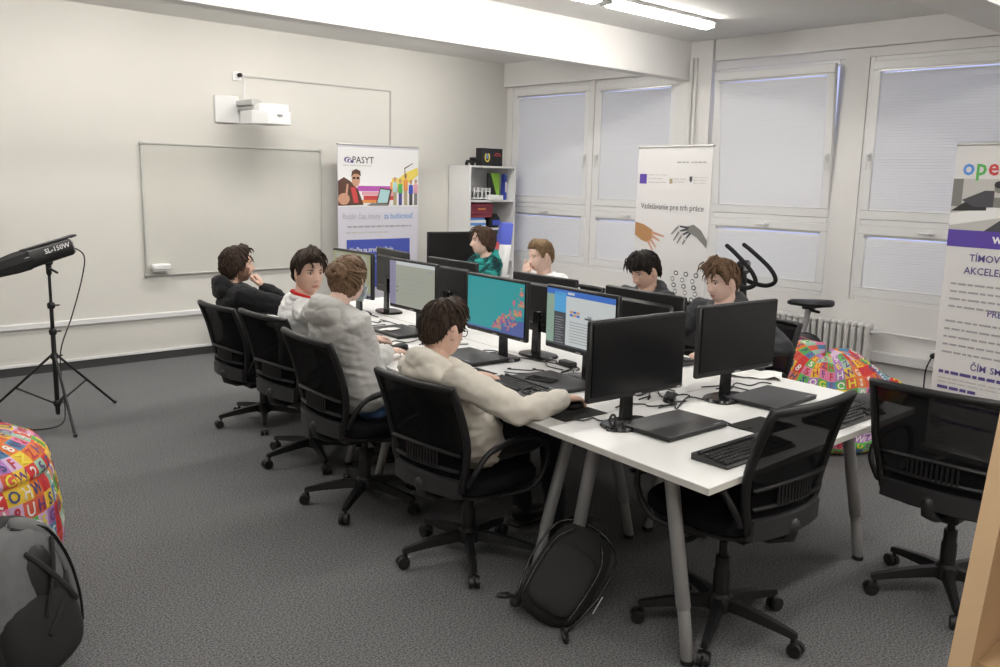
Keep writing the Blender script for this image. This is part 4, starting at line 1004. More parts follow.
g = G(); put_text(g, 'Výučba na strednú z školu', -.375, .93, .07, y=-.005, mi=I['p_white'], bold=.012, width=.55); greek(g, -.37, .33, .875, .014, I['p_ltblue'], 8, -.005); greek(g, -.37, .25, .82, .014, I['p_ltblue'], 9, -.005); obj('panel_text', g, PC, p, None)
# banner before the windows, behind the student in the dark jacket
r, p = banner((5.94, 4.395, 0), -98.4, .83, 2.01, 'tall white banner with two reaching hands in front of the window column', 'ban_white')
g = G(); put_text(g, 'Vzdelávanie pre trh práce', 0, 1.505, .068, mi=I['p_dark'], align='c', width=.71); obj('printed_title', g, PC, p, None)
g = G(); rect(g, -.385, -.30, 1.71, 1.79, I['p_purple'])
for k in range(3): greek(g, -.28, -.06-.04*(k % 2), 1.72+.03*k, .007, I['p_ltgrey'], 20+k)
rect(g, -.035, .0, 1.715, 1.755, I['p_khaki']); greek(g, .01, .16, 1.75, .007, I['p_ltgrey'], 24); greek(g, .01, .14, 1.725, .007, I['p_ltgrey'], 25)
poly(g, [(.185, 1.775), (.215, 1.775), (.215, 1.745), (.20, 1.725), (.185, 1.745)], I['p_dark'])
for k in range(3): greek(g, .23, .37, 1.72+.022*k, .006, I['p_ltgrey'], 27+k)
greek(g, .04, .17, 1.88, .010, I['p_grey'], 30); greek(g, .20, .35, 1.88, .010, I['p_grey'], 31); obj('printed_logos', g, PC, p, None)
g = G()                                                     # plain generic hands: a tan one and a grey jointed gripper
poly(g, [(-.41, 1.39), (-.30, 1.37), (-.20, 1.33), (-.19, 1.27), (-.24, 1.22), (-.33, 1.24), (-.41, 1.28)], I['p_tan'], -.0045)
for x0, z0, x1, z1 in ((-.21, 1.31, -.06, 1.285), (-.21, 1.285, -.11, 1.245), (-.22, 1.255, -.15, 1.19), (-.25, 1.24, -.19, 1.165)):
    d = V((x1-x0, z1-z0)).normalized()*.013; poly(g, [(x0+d.y, z0-d.x), (x1+d.y*.5, z1-d.x*.5), (x1-d.y*.5, z1+d.x*.5), (x0-d.y, z0+d.x)], I['p_skin'], -.0048)
poly(g, [(.41, 1.28), (.41, 1.22), (.30, 1.30), (.20, 1.34), (.19, 1.38), (.26, 1.40), (.34, 1.36)], I['p_midgrey'], -.0045)
for x0, z0, x1, z1, x2, z2 in ((.21, 1.37, .10, 1.38, .02, 1.31), (.20, 1.36, .11, 1.34, .05, 1.26), (.21, 1.34, .14, 1.31, .09, 1.24), (.23, 1.33, .18, 1.28, .15, 1.235)):
    for a, b, c, d_, col in ((x0, z0, x1, z1, 'p_dark'), (x1, z1, x2, z2, 'p_midgrey')):
        d = V((c-a, d_-b)).normalized()*.010; poly(g, [(a+d.y, b-d.x), (c+d.y*.6, d_-d.x*.6), (c-d.y*.6, d_+d.x*.6), (a-d.y, b+d.x)], I[col], -.0048-.0002*(col == 'p_midgrey'))
    disc(g, x1, z1, .012, .012, I['p_ltgrey'], -.0052)
rect(g, -.40, -.16, .93, 1.06, I['p_teal'], -.0026); obj('printed_hands', g, PC, p, None)
g = G()
for x in (.08, .19, .30):                                     # three small line drawings
    for k in range(5): disc(g, x+.018*((k*2) % 3-1), .80+.05*k, .025-.003*(k % 2), .020, I['p_midgrey'] if k % 2 else I['p_dark'], -.0042-.0001*k); disc(g, x+.018*((k*2) % 3-1), .80+.05*k, .015, .011, I['p_white'], -.0052)
obj('printed_drawings', g, PC, p, None)
g = G(); rd = random.Random(5)
for k in range(9): greek(g, -.08, .05+rd.uniform(0, .25), .70-.055*k, .010, I['p_grey'], 40+k)
obj('printed_text', g, PC, p, None)['kind'] = 'stuff'
# banner at the window end, cut by the frame
r, p = banner((5.846, 1.80, 0), -100, .85, 2.0, 'tall banner with a colourful logo, office photo and purple band', 'ban_white')
g = G(); x = -.375
for ch, c in zip('open', ('p_gblue', 'p_green', 'p_red', 'p_yellow')):
    v, f = text(ch, .14, .020); g.add([(x+a, -.004, 1.815+b) for a, b, _ in v], f, I[c]); x += max(q[0] for q in v)+.008
obj('printed_logo', g, PC, p, None)
g = G(); rect(g, -.425, .425, 1.475, 1.79, I['p_ltgrey'])
poly(g, [(-.425, 1.50), (.425, 1.66), (.425, 1.72), (-.425, 1.575)], I['p_white'], -.0040); poly(g, [(-.20, 1.475), (.30, 1.475), (.30, 1.62), (-.10, 1.55)], I['p_dark'], -.0042)
poly(g, [(-.425, 1.59), (-.32, 1.66), (-.20, 1.66), (-.20, 1.60)], I['p_black'], -.0044); poly(g, [(-.36, 1.66), (-.22, 1.72), (-.16, 1.72), (-.16, 1.62), (-.28, 1.62)], I['p_dark'], -.0046)
disc(g, -.135, 1.74, .03, .034, I['p_midgrey'], -.0048); disc(g, -.135, 1.757, .032, .022, I['p_black'], -.0049); rect(g, -.16, .05, 1.62, 1.68, I['p_midgrey'], -.0045)
disc(g, .03, 1.705, .024, .030, I['p_midgrey'], -.0050); disc(g, .03, 1.72, .026, .020, I['p_black'], -.0051); poly(g, [(-.03, 1.62), (.10, 1.64), (.08, 1.69), (-.01, 1.69)], I['p_black'], -.0047)
rect(g, -.425, -.36, 1.62, 1.79, I['p_midgrey'], -.0037); obj('printed_photo', g, PC, p, None)
g = G(); rect(g, -.425, .425, 1.37, 1.475, I['p_purple']); obj('purple_band', g, PC, p, None)
g = G(); put_text(g, 'www', -.14, 1.405, .085, y=-.005, mi=I['p_white'], bold=.015); obj('band_text', g, PC, p, None)
for tx, x_, z_, sz in (('TÍMOVÝ', -.27, 1.285, .062), ('AKCELER', -.295, 1.205, .062), ('PREČ', -.12, .955, .058), ('ČÍM', -.185, .605, .058), ('SME', -.06, .605, .058)):
    g = G(); put_text(g, tx, x_, z_, sz, mi=0, bold=.012); obj('printed_heading', g, 'p_dkpurple', p, None)
for z, x1 in ((.555, .08), (.455, -.13), (.355, .04), (.235, .0)):
    g = G(); greek(g, -.385 if z > .3 else -.34, x1, z, .020, 0, int(z*1000)); obj('printed_line', g, 'p_dkpurple', p, None)
g = G()
for k in range(4): greek(g, -.37, .36, 1.13-.048*k, .012, I['p_grey'], 60+k)
for k in range(5): greek(g, -.38, .37, .89-.05*k, .012, I['p_grey'], 70+k)
for z in (.52, .495, .42, .39, .32, .29): greek(g, -.385, .3, z, .009, I['p_ltgrey'], int(z*999))
obj('printed_text', g, PC, p, None)['kind'] = 'stuff'
g = G(); g.tube([(-.385+.026*math.copysign(abs(cos(t))**.5, cos(t)), -.004, .245+.026*math.copysign(abs(sin(t))**.5, sin(t))) for t in [2*pi*k/16 for k in range(16)]], .003, 5, closed=True); g.tube([(-.385+.012*cos(t), -.004, .245+.012*sin(t)) for t in [2*pi*k/12 for k in range(12)]], .0025, 5, closed=True); obj('printed_icon', g, 'p_dark', p)

# ------------------------------------------------------------------ white bookcase in the corner and its contents
BX0, BX1, BY0, BY1, BH = 6.555, 7.265, 7.63, 8.0, 1.862
r = thing('bookcase', 'white open bookcase standing in the corner by the windows', 'bookcase', ((BX0+BX1)/2, (BY0+BY1)/2, 0))
c = V(((BX0+BX1)/2, (BY0+BY1)/2, 0)); W_, D_ = BX1-BX0, BY1-BY0
for s_ in (-1, 1): g = G(); g.box((s_*(W_/2-.01), 0, BH/2), (.02, D_, BH)); obj('side_panel', g, 'white_gloss', r, None)
g = G(); g.box((0, D_/2-.005, BH/2), (W_-.04, .008, BH)); obj('back_panel', g, 'white_gloss', r, None)
for z in (.06, .40, .77, 1.145, 1.465, BH-.01): g = G(); g.box((0, -.005, z), (W_-.04, D_-.012, .02)); obj('shelf', g, 'white_gloss', r, None)
def prop(name, cat, label, boxes, mats, loc, rz=0, group=None, sm_=38, b=.003):
    g = G()
    for bx in boxes: g.box(bx[0], bx[1], b=bx[3] if len(bx) > 3 else b, mi=bx[2] if len(bx) > 2 else 0)
    return tag(obj(name, g, mats, None, sm_, loc=loc, rot=(0, 0, rad(rz))), label, cat, group)
T0 = BH+.001
def gbox(x, w_, label, mark, rz):
    r = thing('product_box', label, 'box', (x, 7.75, BH), rz)
    g = G(); g.box((0, 0, .10), (w_, .10, .20), b=.003); obj('carton', g, 'black', r)
    g = G()
    if mark == 'u': g.tube([(.035*cos(t), -.052, .10+.05*sin(t)) for t in [pi*.75+1.5*pi*k/12 for k in range(13)]], .008, 6); disc(g, 0, .11, .02, .03, 1, -.0515)
    else: g.tube([(-.04, -.052, .12), (-.02, -.052, .145), (.02, -.052, .145), (.04, -.052, .12)], .006, 6); disc(g, 0, .12, .03, .012, 1, -.0515)
    obj('box_mark', g, ['p_yellow' if mark == 'u' else 'p_red', 'p_ltblue' if mark == 'u' else 'p_maroon'], r)
gbox(6.865, .17, 'black box with a yellow ring mark on top of the white bookcase', 'u', 5)
gbox(7.035, .145, 'black box with a red mark on top of the white bookcase', 'r', -8)
r = thing('toy_car', 'small black model car on top of the white bookcase', 'model car', (6.68, 7.74, BH), 10)
g = G(); g.box((0, 0, .045), (.17, .07, .03), b=.01); g.box((.01, 0, .075), (.09, .06, .035), b=.014); obj('car_body', g, 'black_plastic', r)
for x in (-.055, .055):
    for y in (-.036, .036): g = G(); g.tube([(x, y-.008, .022), (x, y+.008, .022)], .022, 12, dome=False); obj('wheel', g, 'black', r)
sh = 1.475
r = thing('folder', 'black and lime green folder leaning in the top shelf of the bookcase', 'folder', (7.06, 7.80, sh), 0)
g = G(); g.box((0, 0, .155), (.19, .02, .31), b=.002); obj('cover', g, 'black', r); g = G(); g.quad([(-.05, -.0115, .31), (.09, -.0115, .31), (.09, -.0115, .02), (.06, -.0115, .02)]); obj('green_panel', g, 'p_lime', r)
prop('binder', 'binder', 'dark blue binder at the right side of the top bookcase shelf'.replace('right side', 'window side'), [((0, 0, .15), (.03, .07, .30)), ((0, -.036, .15), (.02, .002, .12), 1, 0)], ['p_royal', 'p_white'], (7.215, 7.78, sh))
prop('yellow_folder', 'folder', 'thin yellow folder upright against the bookcase side panel', [((0, 0, .16), (.012, .02, .32))], ['p_yellow'], (6.582, 7.655, sh))
r = thing('desk_organizer', 'white tray rack with dark clips in the top bookcase shelf', 'tray', (6.78, 7.80, sh))
for z in (.02, .10): g = G(); g.box((0, 0, z), (.26, .26, .012), b=.003); obj('tray', g, 'plastic_white', r)
for x in (-.12, -.06, 0, .06, .12): g = G(); g.box((x, -.125, .075), (.012, .012, .13), b=.002); obj('post', g, 'plastic_white', r)
for x in (-.09, -.03, .03, .09): g = G(); g.box((x, -.12, .125), (.03, .02, .03), b=.004); obj('clip', g, 'plastic_grey', r)
prop('paper_stack', 'papers', 'stack of white papers on the top bookcase shelf', [((0, 0, .02), (.16, .22, .04)), ((.01, .0, .05), (.15, .21, .02))], ['paper'], (6.93, 7.66, sh+.0), 0).location = (6.95, 7.755-.06, sh)
sh = 1.155
prop('red_box', 'box', 'dark red box on the second shelf of the bookcase', [((0, 0, .10), (.36, .24, .13), 0, .01), ((0, 0, .018), (.34, .22, .035)), ((.0, -.122, .10), (.12, .002, .02), 1, 0)], ['p_maroon', 'p_orange'], (6.785, 7.80, sh+.12), 0)
prop('book_stack', 'books', 'stack of white and blue books under the dark red box', [((0, 0, .015), (.30, .22, .03)), ((.01, .0, .045), (.28, .21, .03), 1), ((0, .0, .075), (.29, .22, .03)), ((.0, 0, .105), (.27, .2, .028), 1)], ['paper', 'p_gblue'], (6.72, 7.80, sh))
prop('black_bag', 'bag', 'black camera bag beside the books on the second shelf', [((0, 0, .07), (.17, .2, .14), 0, .03), ((0, -.02, .145), (.10, .12, .03), 0, .01), ((0, -.105, .06), (.12, .012, .06), 1, .004)], ['black_soft', 'p_royal'], (7.02, 7.79, sh))
for k, (z, cs) in enumerate(((.78, ('p_white', 'p_red', 'p_ltgrey', 'p_white', 'p_pink', 'p_white', 'p_blue', 'p_ltgrey')), (.41, ('p_white', 'p_white', 'p_red', 'p_grey', 'p_white', 'p_blue')))):
    for i, c_ in enumerate(cs):
        prop('binder', 'binder', ('binder standing on the third shelf of the white bookcase' if k == 0 else 'binder standing on the fourth shelf of the white bookcase'), [((0, 0, .14), (.055, .24, .28), 0, .003), ((0, -.1215, .19), (.03, .002, .06), 1, 0)], [c_, 'paper'], (6.60+.07*i, 7.80, z), 0, 'binders in the lower shelves of the bookcase')

# small desk with a dark monitor in front of the bookcase
r = thing('side_desk', 'small white side desk under the dark monitor by the bookcase', 'desk', (5.95, 7.12, 0), 0)
g = G(); g.box((0, 0, .70), (1.0, .6, .025), b=.003); obj('desktop', g, 'desk', r)
for x in (-.45, .45):
    for y in (-.25, .25): g = G(); g.tube([(x, y, .004), (x, y, .69)], .022, 10); obj('leg', g, 'leg_grey', r, 60)
fm = dup(mon0, (5.83, 7.05, .7125), -14, 'switched off black monitor on the small side desk by the bookcase')
for ch in fm.children:
    if ch.name.startswith('screen'):
        for q in list(ch.children): bpy.data.objects.remove(q)

# gaming chair of the student in the camouflage hoodie
r = thing('gaming_chair', 'blue, red and white racing style chair behind the camouflage hoodie', 'chair', (5.035, 5.94, 0), 142)
g = G(); rg = []
for t in [k/10 for k in range(11)]:
    z = .46+.88*t; x = -.25-.11*t; hw = (.20+.06*sin(pi*min(1, t*1.15)))*(1 if t < .85 else 1-(t-.85)*2.6); rg.append([(x+.05*k0-.02, hw*s0, z) for k0, s0 in ((-1, -.9), (-1, 0), (-1, .9), (0, 1), (1, .85), (.6, 0), (1, -.85), (0, -1))])
g.loft(rg, 0); mi = []
for i, f in enumerate(g.f):
    zc = sum(g.v[k][2] for k in f)/len(f); yc = sum(g.v[k][1] for k in f)/len(f)
    g.m[i] = 0 if zc > 1.20 else (1 if abs(yc) < .16 and zc > 1.02 else 2)
obj('backrest', g, ['p_royal', 'p_red', 'p_white'], r, 50)
g = G(); g.box((.02, 0, .43), (.50, .50, .09), b=.03); g.box((.02, .24, .455), (.46, .07, .10), b=.03, mi=1); g.box((.02, -.24, .455), (.46, .07, .10), b=.03, mi=1); obj('seat', g, ['black_soft', 'p_red'], r)
for s_ in (-1, 1): g = G(); g.box((0, s_*.31, .64), (.25, .08, .03), b=.01); g.box((0, s_*.31, .53), (.05, .03, .22)); g.box((0, s_*.25, .425), (.05, .15, .02)); obj('armrest', g, 'black_plastic', r)
g = G(); g.lathe([(.03, .08), (.03, .38)], 14); obj('gas_lift', g, 'black_plastic', r)
for k in range(5):
    o = bpy.data.objects.new('leg', [c for c in chair0.children if c.name.startswith('leg')][0].data); C.objects.link(o); o.parent = r; o.rotation_euler = (0, 0, 2*pi*k/5)
    q = bpy.data.objects.new('caster', [c for c in chair0.children if c.name.startswith('leg')][0].children[0].data); C.objects.link(q); q.parent = o

# ------------------------------------------------------------------ studio lights on stands
def stand(loc, rz, label, top, feet=(0, 120, 240), head=True):
    r = thing('light_stand', label, 'light stand', loc, rz)
    g = G(); g.tube([(0, 0, .05), (0, 0, .62)], .016, 10); g.tube([(0, 0, .60), (0, 0, .82)], .013, 10); g.tube([(0, 0, .8), (0, 0, top)], .010, 10); obj('column', g, 'black_plastic', r, 60)
    for z in (.45, .12, .62, .80): g = G(); g.lathe([(.022, z-.02), (.026, z-.01), (.026, z+.01), (.020, z+.02)], 12); g.tube([(.02, 0, z), (.05, 0, z)], .006, 6); obj('collar', g, 'black_plastic', r, 40)
    for a in feet:
        a = rad(a); d = V((cos(a), sin(a), 0))
        g = G(); g.tube([d*.025+V((0, 0, .45)), d*.50+V((0, 0, .012))], .010, 8, flat=(0, 0, 1, .8)); lg = obj('leg', g, 'black_plastic', r, 60)
        g = G(); g.tube([d*.02+V((0, 0, .12)), d*.26+V((0, 0, .235))], .007, 8); obj('brace', g, 'black_plastic', r, 60)
        g = G(); g.ell(d*.505+V((0, 0, .012)), (.014, .014, .012), 8); obj('foot_cap', g, 'black', lg)
    return r
stand((1.79, 6.42, 0), 0, 'black tripod stand holding a studio lamp before the back wall', 1.02, feet=(-95, 25, 150))
r2 = stand((1.10, 6.75, 0), 0, 'second black tripod stand at the back wall, one foot showing'.replace('second ', 'bare '), 1.5, feet=(-44, 76, 196))
# lamp head: long tapered body pointing left and slightly down
hx = V((-.93, -.12, -.25)).normalized(); hz = V((-.25, 0, .97)); hz = (hz-hx*hz.dot(hx)).normalized(); hy = hz.cross(hx)
HMx = Raxis(hx, hy, hz, (1.79, 6.42, 1.155))
r = thing('studio_lamp', 'long black studio lamp head with white lettering on a tripod stand', 'studio lamp', (1.79, 6.42, 1.02))
Li = Matrix.Translation((-1.79, -6.42, -1.02)) @ HMx
g = G(); rg = []
for x, h, w_, dz in ((-.16, .050, .045, 0), (-.15, .058, .055, 0), (.10, .062, .06, 0), (.14, .066, .065, 0)):
    rg.append([Li @ V((x, w_*math.copysign(abs(cos(t))**.6, cos(t)), dz+h*math.copysign(abs(sin(t))**.6, sin(t)))) for t in [2*pi*k/16 for k in range(16)]])
g.loft(rg); obj('lamp_housing', g, 'black_plastic', r, 40)
g = G(); rg = []
for x, h, w_ in ((.13, .072, .07), (.22, .070, .07), (.45, .045, .05), (.62, .03, .03)):
    rg.append([Li @ V((x, w_*cos(t), -.0+h*sin(t)+.0)) for t in [2*pi*k/8 for k in range(8)]])
g.loft(rg); obj('folded_softbox', g, 'black_soft', r, 30)
g = G(); g.box((-.02, 0, .066), (.36, .05, .012), M=Li, b=.004); g.box((-.19, 0, .063), (.05, .05, .014), M=Li, b=.005); obj('carry_handle', g, 'black_plastic', r)
g = G(); g.box((-.165, 0, -.005), (.012, .07, .08), M=Li, b=.004); obj('control_panel', g, 'plastic_grey', r)
g = G()
for s_, sz, x in (('SL-150W', .045, -.02), ('Studio'[:0] or 'LED', .020, .115)):
    v, f = text(s_, sz, .02); g.add([Li @ V((x-a+.06, .0620, b+.010)) for a, b, _ in v], [tuple(f_) for f_ in f])
obj('lettering', g, 'p_white', r, None)
g = G(); g.tube([V((0, 0, .0)), V((0, 0, .06))], .018, 10); g.box((0, 0, .085), (.05, .05, .06), b=.01); g.tube([(0, -.02, .03), (.0, -.06, .03), (.03, -.075, .01)], .008, 6); obj('tilt_bracket', g, 'black_plastic', r)
g = G(); p0 = HMx @ V((-.17, 0, -.01))
g.tube(spline([p0, (2.02, 6.42, 1.13), (2.00, 6.42, .98), (1.92, 6.42, .72), (1.83, 6.40, .50), (1.815, 6.38, .30), (1.82, 6.36, .06), (1.75, 6.25, .008), (1.60, 6.22, .008), (1.45, 6.40, .008), (1.3, 6.5, .008)], 6), .005, 6)
tag(obj('lamp_cable', g, 'cable', None, 180), 'black power cable hanging from the studio lamp to the carpet', 'cable')

# ------------------------------------------------------------------ bean bags
def beanbag(loc, prof, R, label, seed, crumple, cell=.070, tilt=0):
    """prof: (r,z) list; squares follow the surface"""
    n = 64; S = spline([(a, 0, b) for a, b in prof], 6); arc = [0]
    for a, b in zip(S, S[1:]): arc.append(arc[-1]+(b-a).length)
    def pt(th, i):
        if i >= len(S)-1: q = S[-1]
        else: k = int(i); q = S[k]+(S[k+1]-S[k])*(i-k)
        rr_ = q.x; z = q.z; d = V((cos(th)*rr_, sin(th)*rr_, z))
        nz_ = mnoise.noise(V((cos(th)*1.6+seed, sin(th)*1.6, z*3.2)))*crumple+mnoise.noise(V((cos(th)*4+seed, sin(th)*4, z*9)))*crumple*.45
        k_ = min(1, z/.08) if z < .08 else 1
        m_ = min(1, rr_/.1)
        return V((d.x*(1+nz_*k_*m_), d.y*(1+nz_*k_*m_), max(0, z+nz_*.35*k_*(z > .1))+tilt*d.x*min(1, z/.4)))
    r = thing('bean_bag', label, 'bean bag', loc)
    g = G(); P = []; uv = []; F = []; m_ = len(S); per = round(2*pi*R/cell)
    for i in range(m_):
        for k in range(n+1): P.append(pt(2*pi*k/n, i)); uv.append((per*k/n, arc[i]/cell))
    for i in range(m_-1):
        for k in range(n): a = i*(n+1)+k; F.append((a, a+1, a+n+2, a+n+1))
    g.add(P, F); g.uv = uv; obj('cover', g, 'patches', r, 180)
    rd = random.Random(seed); g = G(); rows = int(arc[-1]/cell)
    def index(s_):
        for i, (a, b) in enumerate(zip(arc, arc[1:])):
            if a <= s_ <= b: return i+(s_-a)/max(1e-9, b-a)
        return len(arc)-1
    for row in range(1, rows-1):
        for col in range(per):
            ch = rd.choice('EUSHOG258WEUSHFZ'); v, f = text(ch, 1, .02); w_ = max(q[0] for q in v); mi_ = rd.randrange(5)
            r_here = S[min(len(S)-1, int(index((row+.5)*cell)))].x
            if r_here < .16: continue
            rot = rd.choice((0, 0, 0, .3, -.3)); o = []
            for x, y, _ in v:
                lx, ly = (x-w_/2)*1.0, y-.36; lx, ly = lx*cos(rot)-ly*sin(rot), lx*sin(rot)+ly*cos(rot)
                th = 2*pi*(col+.5+lx)/per; p = pt(th, index((row+.5+ly)*cell)); c0 = V((0, 0, p.z*.6)); o.append(p+(p-V((0, 0, .25))).normalized()*.0035)
            g.add(o, f, mi_)
    lt = obj('printed_letters', g, ['l_yellow', 'l_purple', 'l_white', 'l_blue', 'l_red'], r, None); lt['kind'] = 'stuff'
    return r
beanbag((.63, 4.14, 0), [(.001, .0), (.36, .0), (.47, .05), (.505, .17), (.50, .30), (.475, .42), (.455, .455), (.46, .49), (.40, .57), (.25, .635), (.02, .66)], .48, 'bean bag patterned with coloured letter squares beside the grey backpack', 2, .05)
beanbag((5.61, 2.80, 0), [(.001, .0), (.30, .0), (.40, .06), (.43, .18), (.42, .34), (.37, .48), (.27, .57), (.14, .62), (.02, .62)], .40, 'slumped bean bag patterned with coloured letter squares by the radiator', 6, .22)

# ------------------------------------------------------------------ backpacks
def place(M): return M
# black backpack leaning at the table leg
ax = V((.70, .02, .62)).normalized(); fr = V((-.50, -.55, .60)); fr = (fr-ax*fr.dot(ax)).normalized(); sd_ = ax.cross(fr)
BM = Raxis(sd_, fr, ax, (2.475, 2.245, .158))
r = thing('backpack', 'black backpack slumped on the carpet by the desk legs', 'backpack', (2.52, 2.30, 0)); Li = Matrix.Translation((-2.52, -2.30, 0)) @ BM
g = G(); g.ell((0, 0, 0), (.135, .08, .205), 24, M=Li, e=(.6, .7)); vv = g; obj('pack_body', g, 'black_soft', r, 60)
g = G(); g.ell((0, .068, -.04), (.11, .042, .14), 20, M=Li, e=(.55, .6)); fp = obj('front_pocket', g, 'black_soft', r, 60)
for x in (-.10, .10):
    g = G(); g.tube([Li @ V(p) for p in spline([(x, .085, -.18), (x*1.1, .095, -.05), (x*1.05, .09, .08), (x*.6, .085, .16)], 4)], .004, 6); obj('zip', g, 'black_gloss', r, 180)
g = G(); g.tube([Li @ V(p) for p in spline([(-.12, .03, -.19), (-.155, .04, 0), (-.13, .03, .17), (0, .02, .222), (.13, .03, .17), (.155, .04, 0), (.12, .03, -.19)], 5)], .005, 6); obj('zip', g, 'black_gloss', r, 180)
for x in (-.08, .08):
    g = G(); g.tube([Li @ V(p) for p in spline([(x, -.07, .20), (x*1.2, -.13, .16), (x*1.4, -.16, .02), (x*1.5, -.13, -.12), (x*1.5, -.07, -.19)], 5)], .022, 8, flat=tuple(fr)+(.35,)); obj('shoulder_strap', g, 'black_soft', r, 180)
g = G(); g.tube([Li @ V(p) for p in spline([(-.04, -.02, .215), (-.03, -.02, .265), (.03, -.02, .265), (.04, -.02, .215)], 5)], .009, 8); obj('grab_handle', g, 'black_soft', r, 180)
g = G(); g.box((.165, -.10, -.02), (.004, .02, .10), M=Li); obj('white_tag', g, 'p_white', r)
for x in (-.15, .12): g = G(); g.tube([Li @ V(p) for p in spline([(x, .05, -.20), (x*1.15, .09, -.235), (x*1.0, .12, -.23), (x*.85, .09, -.205)], 4)], .009, 6); obj('buckle_loop', g, 'black_plastic', r, 180)
# grey and black backpack at the bean bag
ax = V((-.20, .10, .97)).normalized(); fr = V((.55, -.80, .1)); fr = (fr-ax*fr.dot(ax)).normalized(); sd_ = fr.cross(ax)
BM = Raxis(sd_, fr, ax, (.66, 3.12, .285)); r = thing('backpack', 'grey and black backpack standing against the bean bag', 'backpack', (.66, 3.12, 0)); Li = Matrix.Translation((-.66, -3.12, 0)) @ BM
g = G(); g.ell((0, 0, 0), (.215, .15, .275), 28, M=Li, e=(.6, .7)); obj('pack_body', g, 'black_soft', r, 60)
g = G()
g.ell((0, .03, .06), (.19, .135, .205), 24, M=Li, e=(.6, .7)); obj('upper_panel', g, 'pack_grey', r, 60)
g = G(); g.ell((.0, .095, -.10), (.165, .09, .15), 24, M=Li, e=(.6, .7)); obj('front_pocket', g, 'black_soft', r, 60)
g = G(); g.ell((-.035, .10, .075), (.085, .078, .125), 20, M=Li, e=(.7, .9)); obj('mesh_panel', g, 'black', r, 60)
for x, m_, rr_ in ((.17, 'alu', .006), (-.2, 'alu', .006)):
    g = G(); g.tube([Li @ V(p) for p in spline([(x*.2, .09, .262), (x*.75, .115, .21), (x*1.08, .10, .06), (x*1.16, .07, -.10), (x*1.1, .05, -.21)], 6)], rr_, 6); obj('zip', g, m_, r, 180)
g = G(); g.tube([Li @ V(p) for p in spline([(-.06, .10, .245), (-.13, .12, .19), (-.18, .115, .06), (-.195, .10, -.08), (-.19, .08, -.19)], 6)], .034, 10, flat=tuple(Li.to_3x3() @ V((-.6, .8, 0)))+(.45,)); obj('side_band', g, 'pack_grey', r, 180)
for dx in (-.008, .034): g = G(); g.tube([Li @ V(p) for p in spline([(-.06+dx, .115, .25), (-.13+dx, .137, .19), (-.18+dx, .13, .06), (-.195+dx, .115, -.08), (-.19+dx, .095, -.19)], 6)], .007, 6); obj('piping', g, 'black_gloss', r, 180)
for p0, p1 in (((-.13, .15, .16), (.02, .185, -.04)), ((.0, .165, .17), (-.12, .18, -.06)), ((-.15, .14, .02), (.03, .188, -.10))):
    g = G(); q0, q1 = V(p0), V(p1); g.tube([Li @ (q0+(q1-q0)*t+V((0, .016*sin(pi*t), 0))) for t in (0, .25, .5, .75, 1)], .010, 6, flat=tuple(fr)+(.4,)); obj('strap', g, 'black_soft', r, 180)
g = G(); g.tube([Li @ V(p) for p in spline([(-.05, 0, .265), (-.04, 0, .325), (.04, 0, .325), (.05, 0, .265)], 5)], .011, 8); obj('grab_handle', g, 'black_soft', r, 180)

# ------------------------------------------------------------------ exercise bike
r = thing('exercise_bike', 'black and maroon exercise bike between the radiator and the desks', 'exercise bike', (6.6, 3.85, 0))
def bt(pts, rr_, name, m='black_plastic', n=5, k=8):
    g = G(); g.tube(spline(pts, n), rr_, k); return obj(name, g, m, r, 180)
for y in (-.55, .45): bt([(-.25, y, .03), (.25, y, .03)], .028, 'stabilizer_bar', 'black_plastic')
bt([(0, -.55, .05), (0, -.2, .14), (0, .45, .06)], .03, 'main_frame')
g = G(); g.ell((0, -.28, .34), (.06, .24, .22), 24, e=(.5, 1)); obj('flywheel_cover', g, 'black_plastic', r, 60)
for s_ in (-1, 1): g = G(); g.ell((s_*.055, -.30, .38), (.012, .20, .15), 24, e=(.6, 1)); obj('maroon_panel', g, 'maroon', r, 60)
g = G(); g.prism([(-.071, -.36, .40), (-.071, -.28, .42), (-.071, -.22, .44), (-.071, -.29, .405)], (-.003, 0, 0)); obj('side_mark', g, 'p_white', r)
bt([(0, -.30, .40), (0, -.35, .62), (0, -.37, .745)], .026, 'seat_post', 'plastic_grey')
g = G(); rg = []
for y, w_, z, h in ((-.56, .055, .805, .02), (-.53, .115, .81, .03), (-.44, .12, .80, .035), (-.34, .07, .795, .03), (-.22, .035, .79, .025), (-.19, .02, .785, .015)):
    rg.append([(w_*cos(t), y, z+h*sin(t)) for t in [2*pi*k/14 for k in range(14)]])
g.loft(rg); obj('saddle', g, 'black_plastic', r, 180)
g = G(); g.box((0, -.37, .76), (.05, .10, .03), b=.008); g.tube([(0, -.36, .745), (0, -.46, .735)], .012, 8); obj('saddle_clamp', g, 'black', r)
bt([(0, .15, .30), (0, .22, .65), (0, .25, .98)], .032, 'handlebar_post')
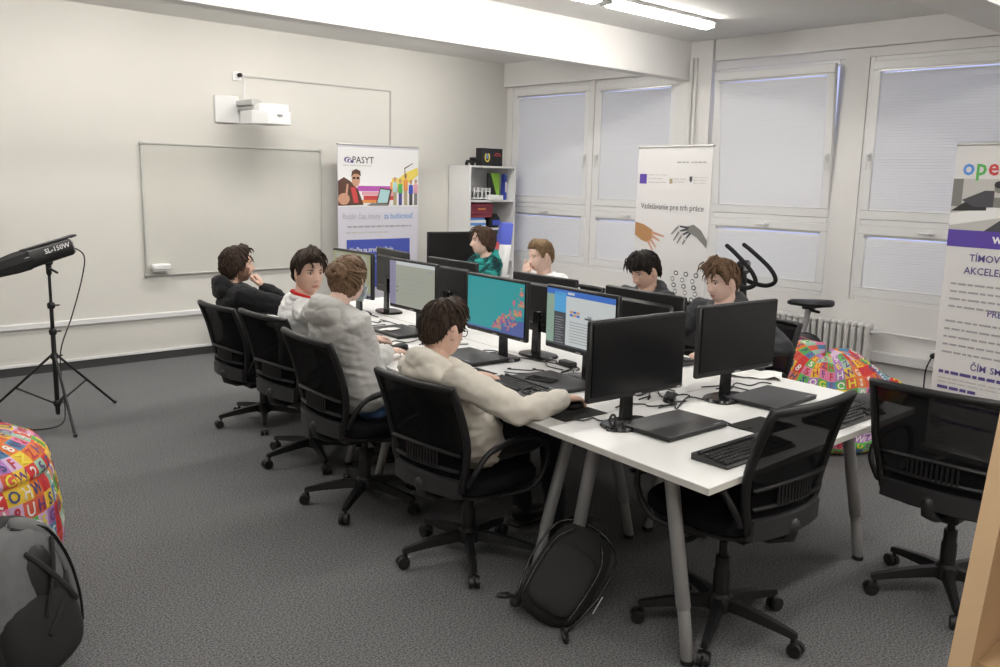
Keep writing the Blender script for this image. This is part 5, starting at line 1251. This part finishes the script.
for s_ in (-1, 1): bt([(s_*.02, .25, .93), (s_*.11, .20, .89), (s_*.15, .10, .88), (s_*.155, .03, .93), (s_*.15, .09, 1.03), (s_*.135, .26, 1.16), (s_*.13, .34, 1.21)], .019, 'handlebar', 'black_soft')
g = G(); g.box((0, .25, 1.03), (.16, .06, .12), b=.02); g.box((0, .215, 1.04), (.10, .006, .07), mi=1); obj('console', g, ['black_plastic', 'plastic_grey'], r)
for s_ in (-1, 1): bt([(s_*.08, -.05, .30), (s_*.10, -.05+.10*s_, .30-.12*s_)], .014, 'crank', n=2); g = G(); g.box((s_*.15, -.05+.10*s_, .30-.12*s_), (.10, .09, .025), b=.006); obj('pedal', g, 'black', r)

# ------------------------------------------------------------------ wooden bookcase beside the camera, slanted front edge
r = thing('wooden_bookcase', 'light wood bookcase with a slanted side panel beside the empty chair', 'bookcase', (1.85, .05, 0))
def sidep(y):
    g = G(); g.prism([(-.585+.0, y, 0), (.30, y, 0), (.30, y, 1.45), (-.23, y, 1.45)], (0, .034, 0)); return g
for y in (.40, -.80): obj('side_panel', sidep(y), 'wood', r, None)
g = G(); g.box((.31, -.18, .725), (.016, 1.23, 1.45)); obj('back_panel', g, 'wood', r, None)
for z in (.03, .48, .93, 1.40):
    x0 = -.585+.245*z+.03; g = G(); g.box(((x0+.30)/2, -.183, z), (.30-x0, 1.166, .024)); obj('shelf', g, 'wood', r, None)

# dark computer tower by the back wall and its lead
r = thing('computer_tower', 'black computer tower on the carpet by the back wall', 'computer', (3.83, 7.75, 0), 0)
g = G(); g.box((0, 0, .19), (.20, .42, .38), b=.008); obj('tower_case', g, 'black_plastic', r)
g = G(); g.box((0, -.212, .19), (.17, .008, .34), b=.003); obj('front_panel', g, 'black_gloss', r)
g = G(); g.tube(spline([(3.66, 7.99, .39), (3.62, 7.95, .30), (3.60, 7.90, .20), (3.68, 7.86, .10), (3.71, 7.86, .02)], 5), .006, 6); tag(obj('power_lead', g, 'cable', None, 180), 'black lead hanging from the wall duct behind the man', 'cable')
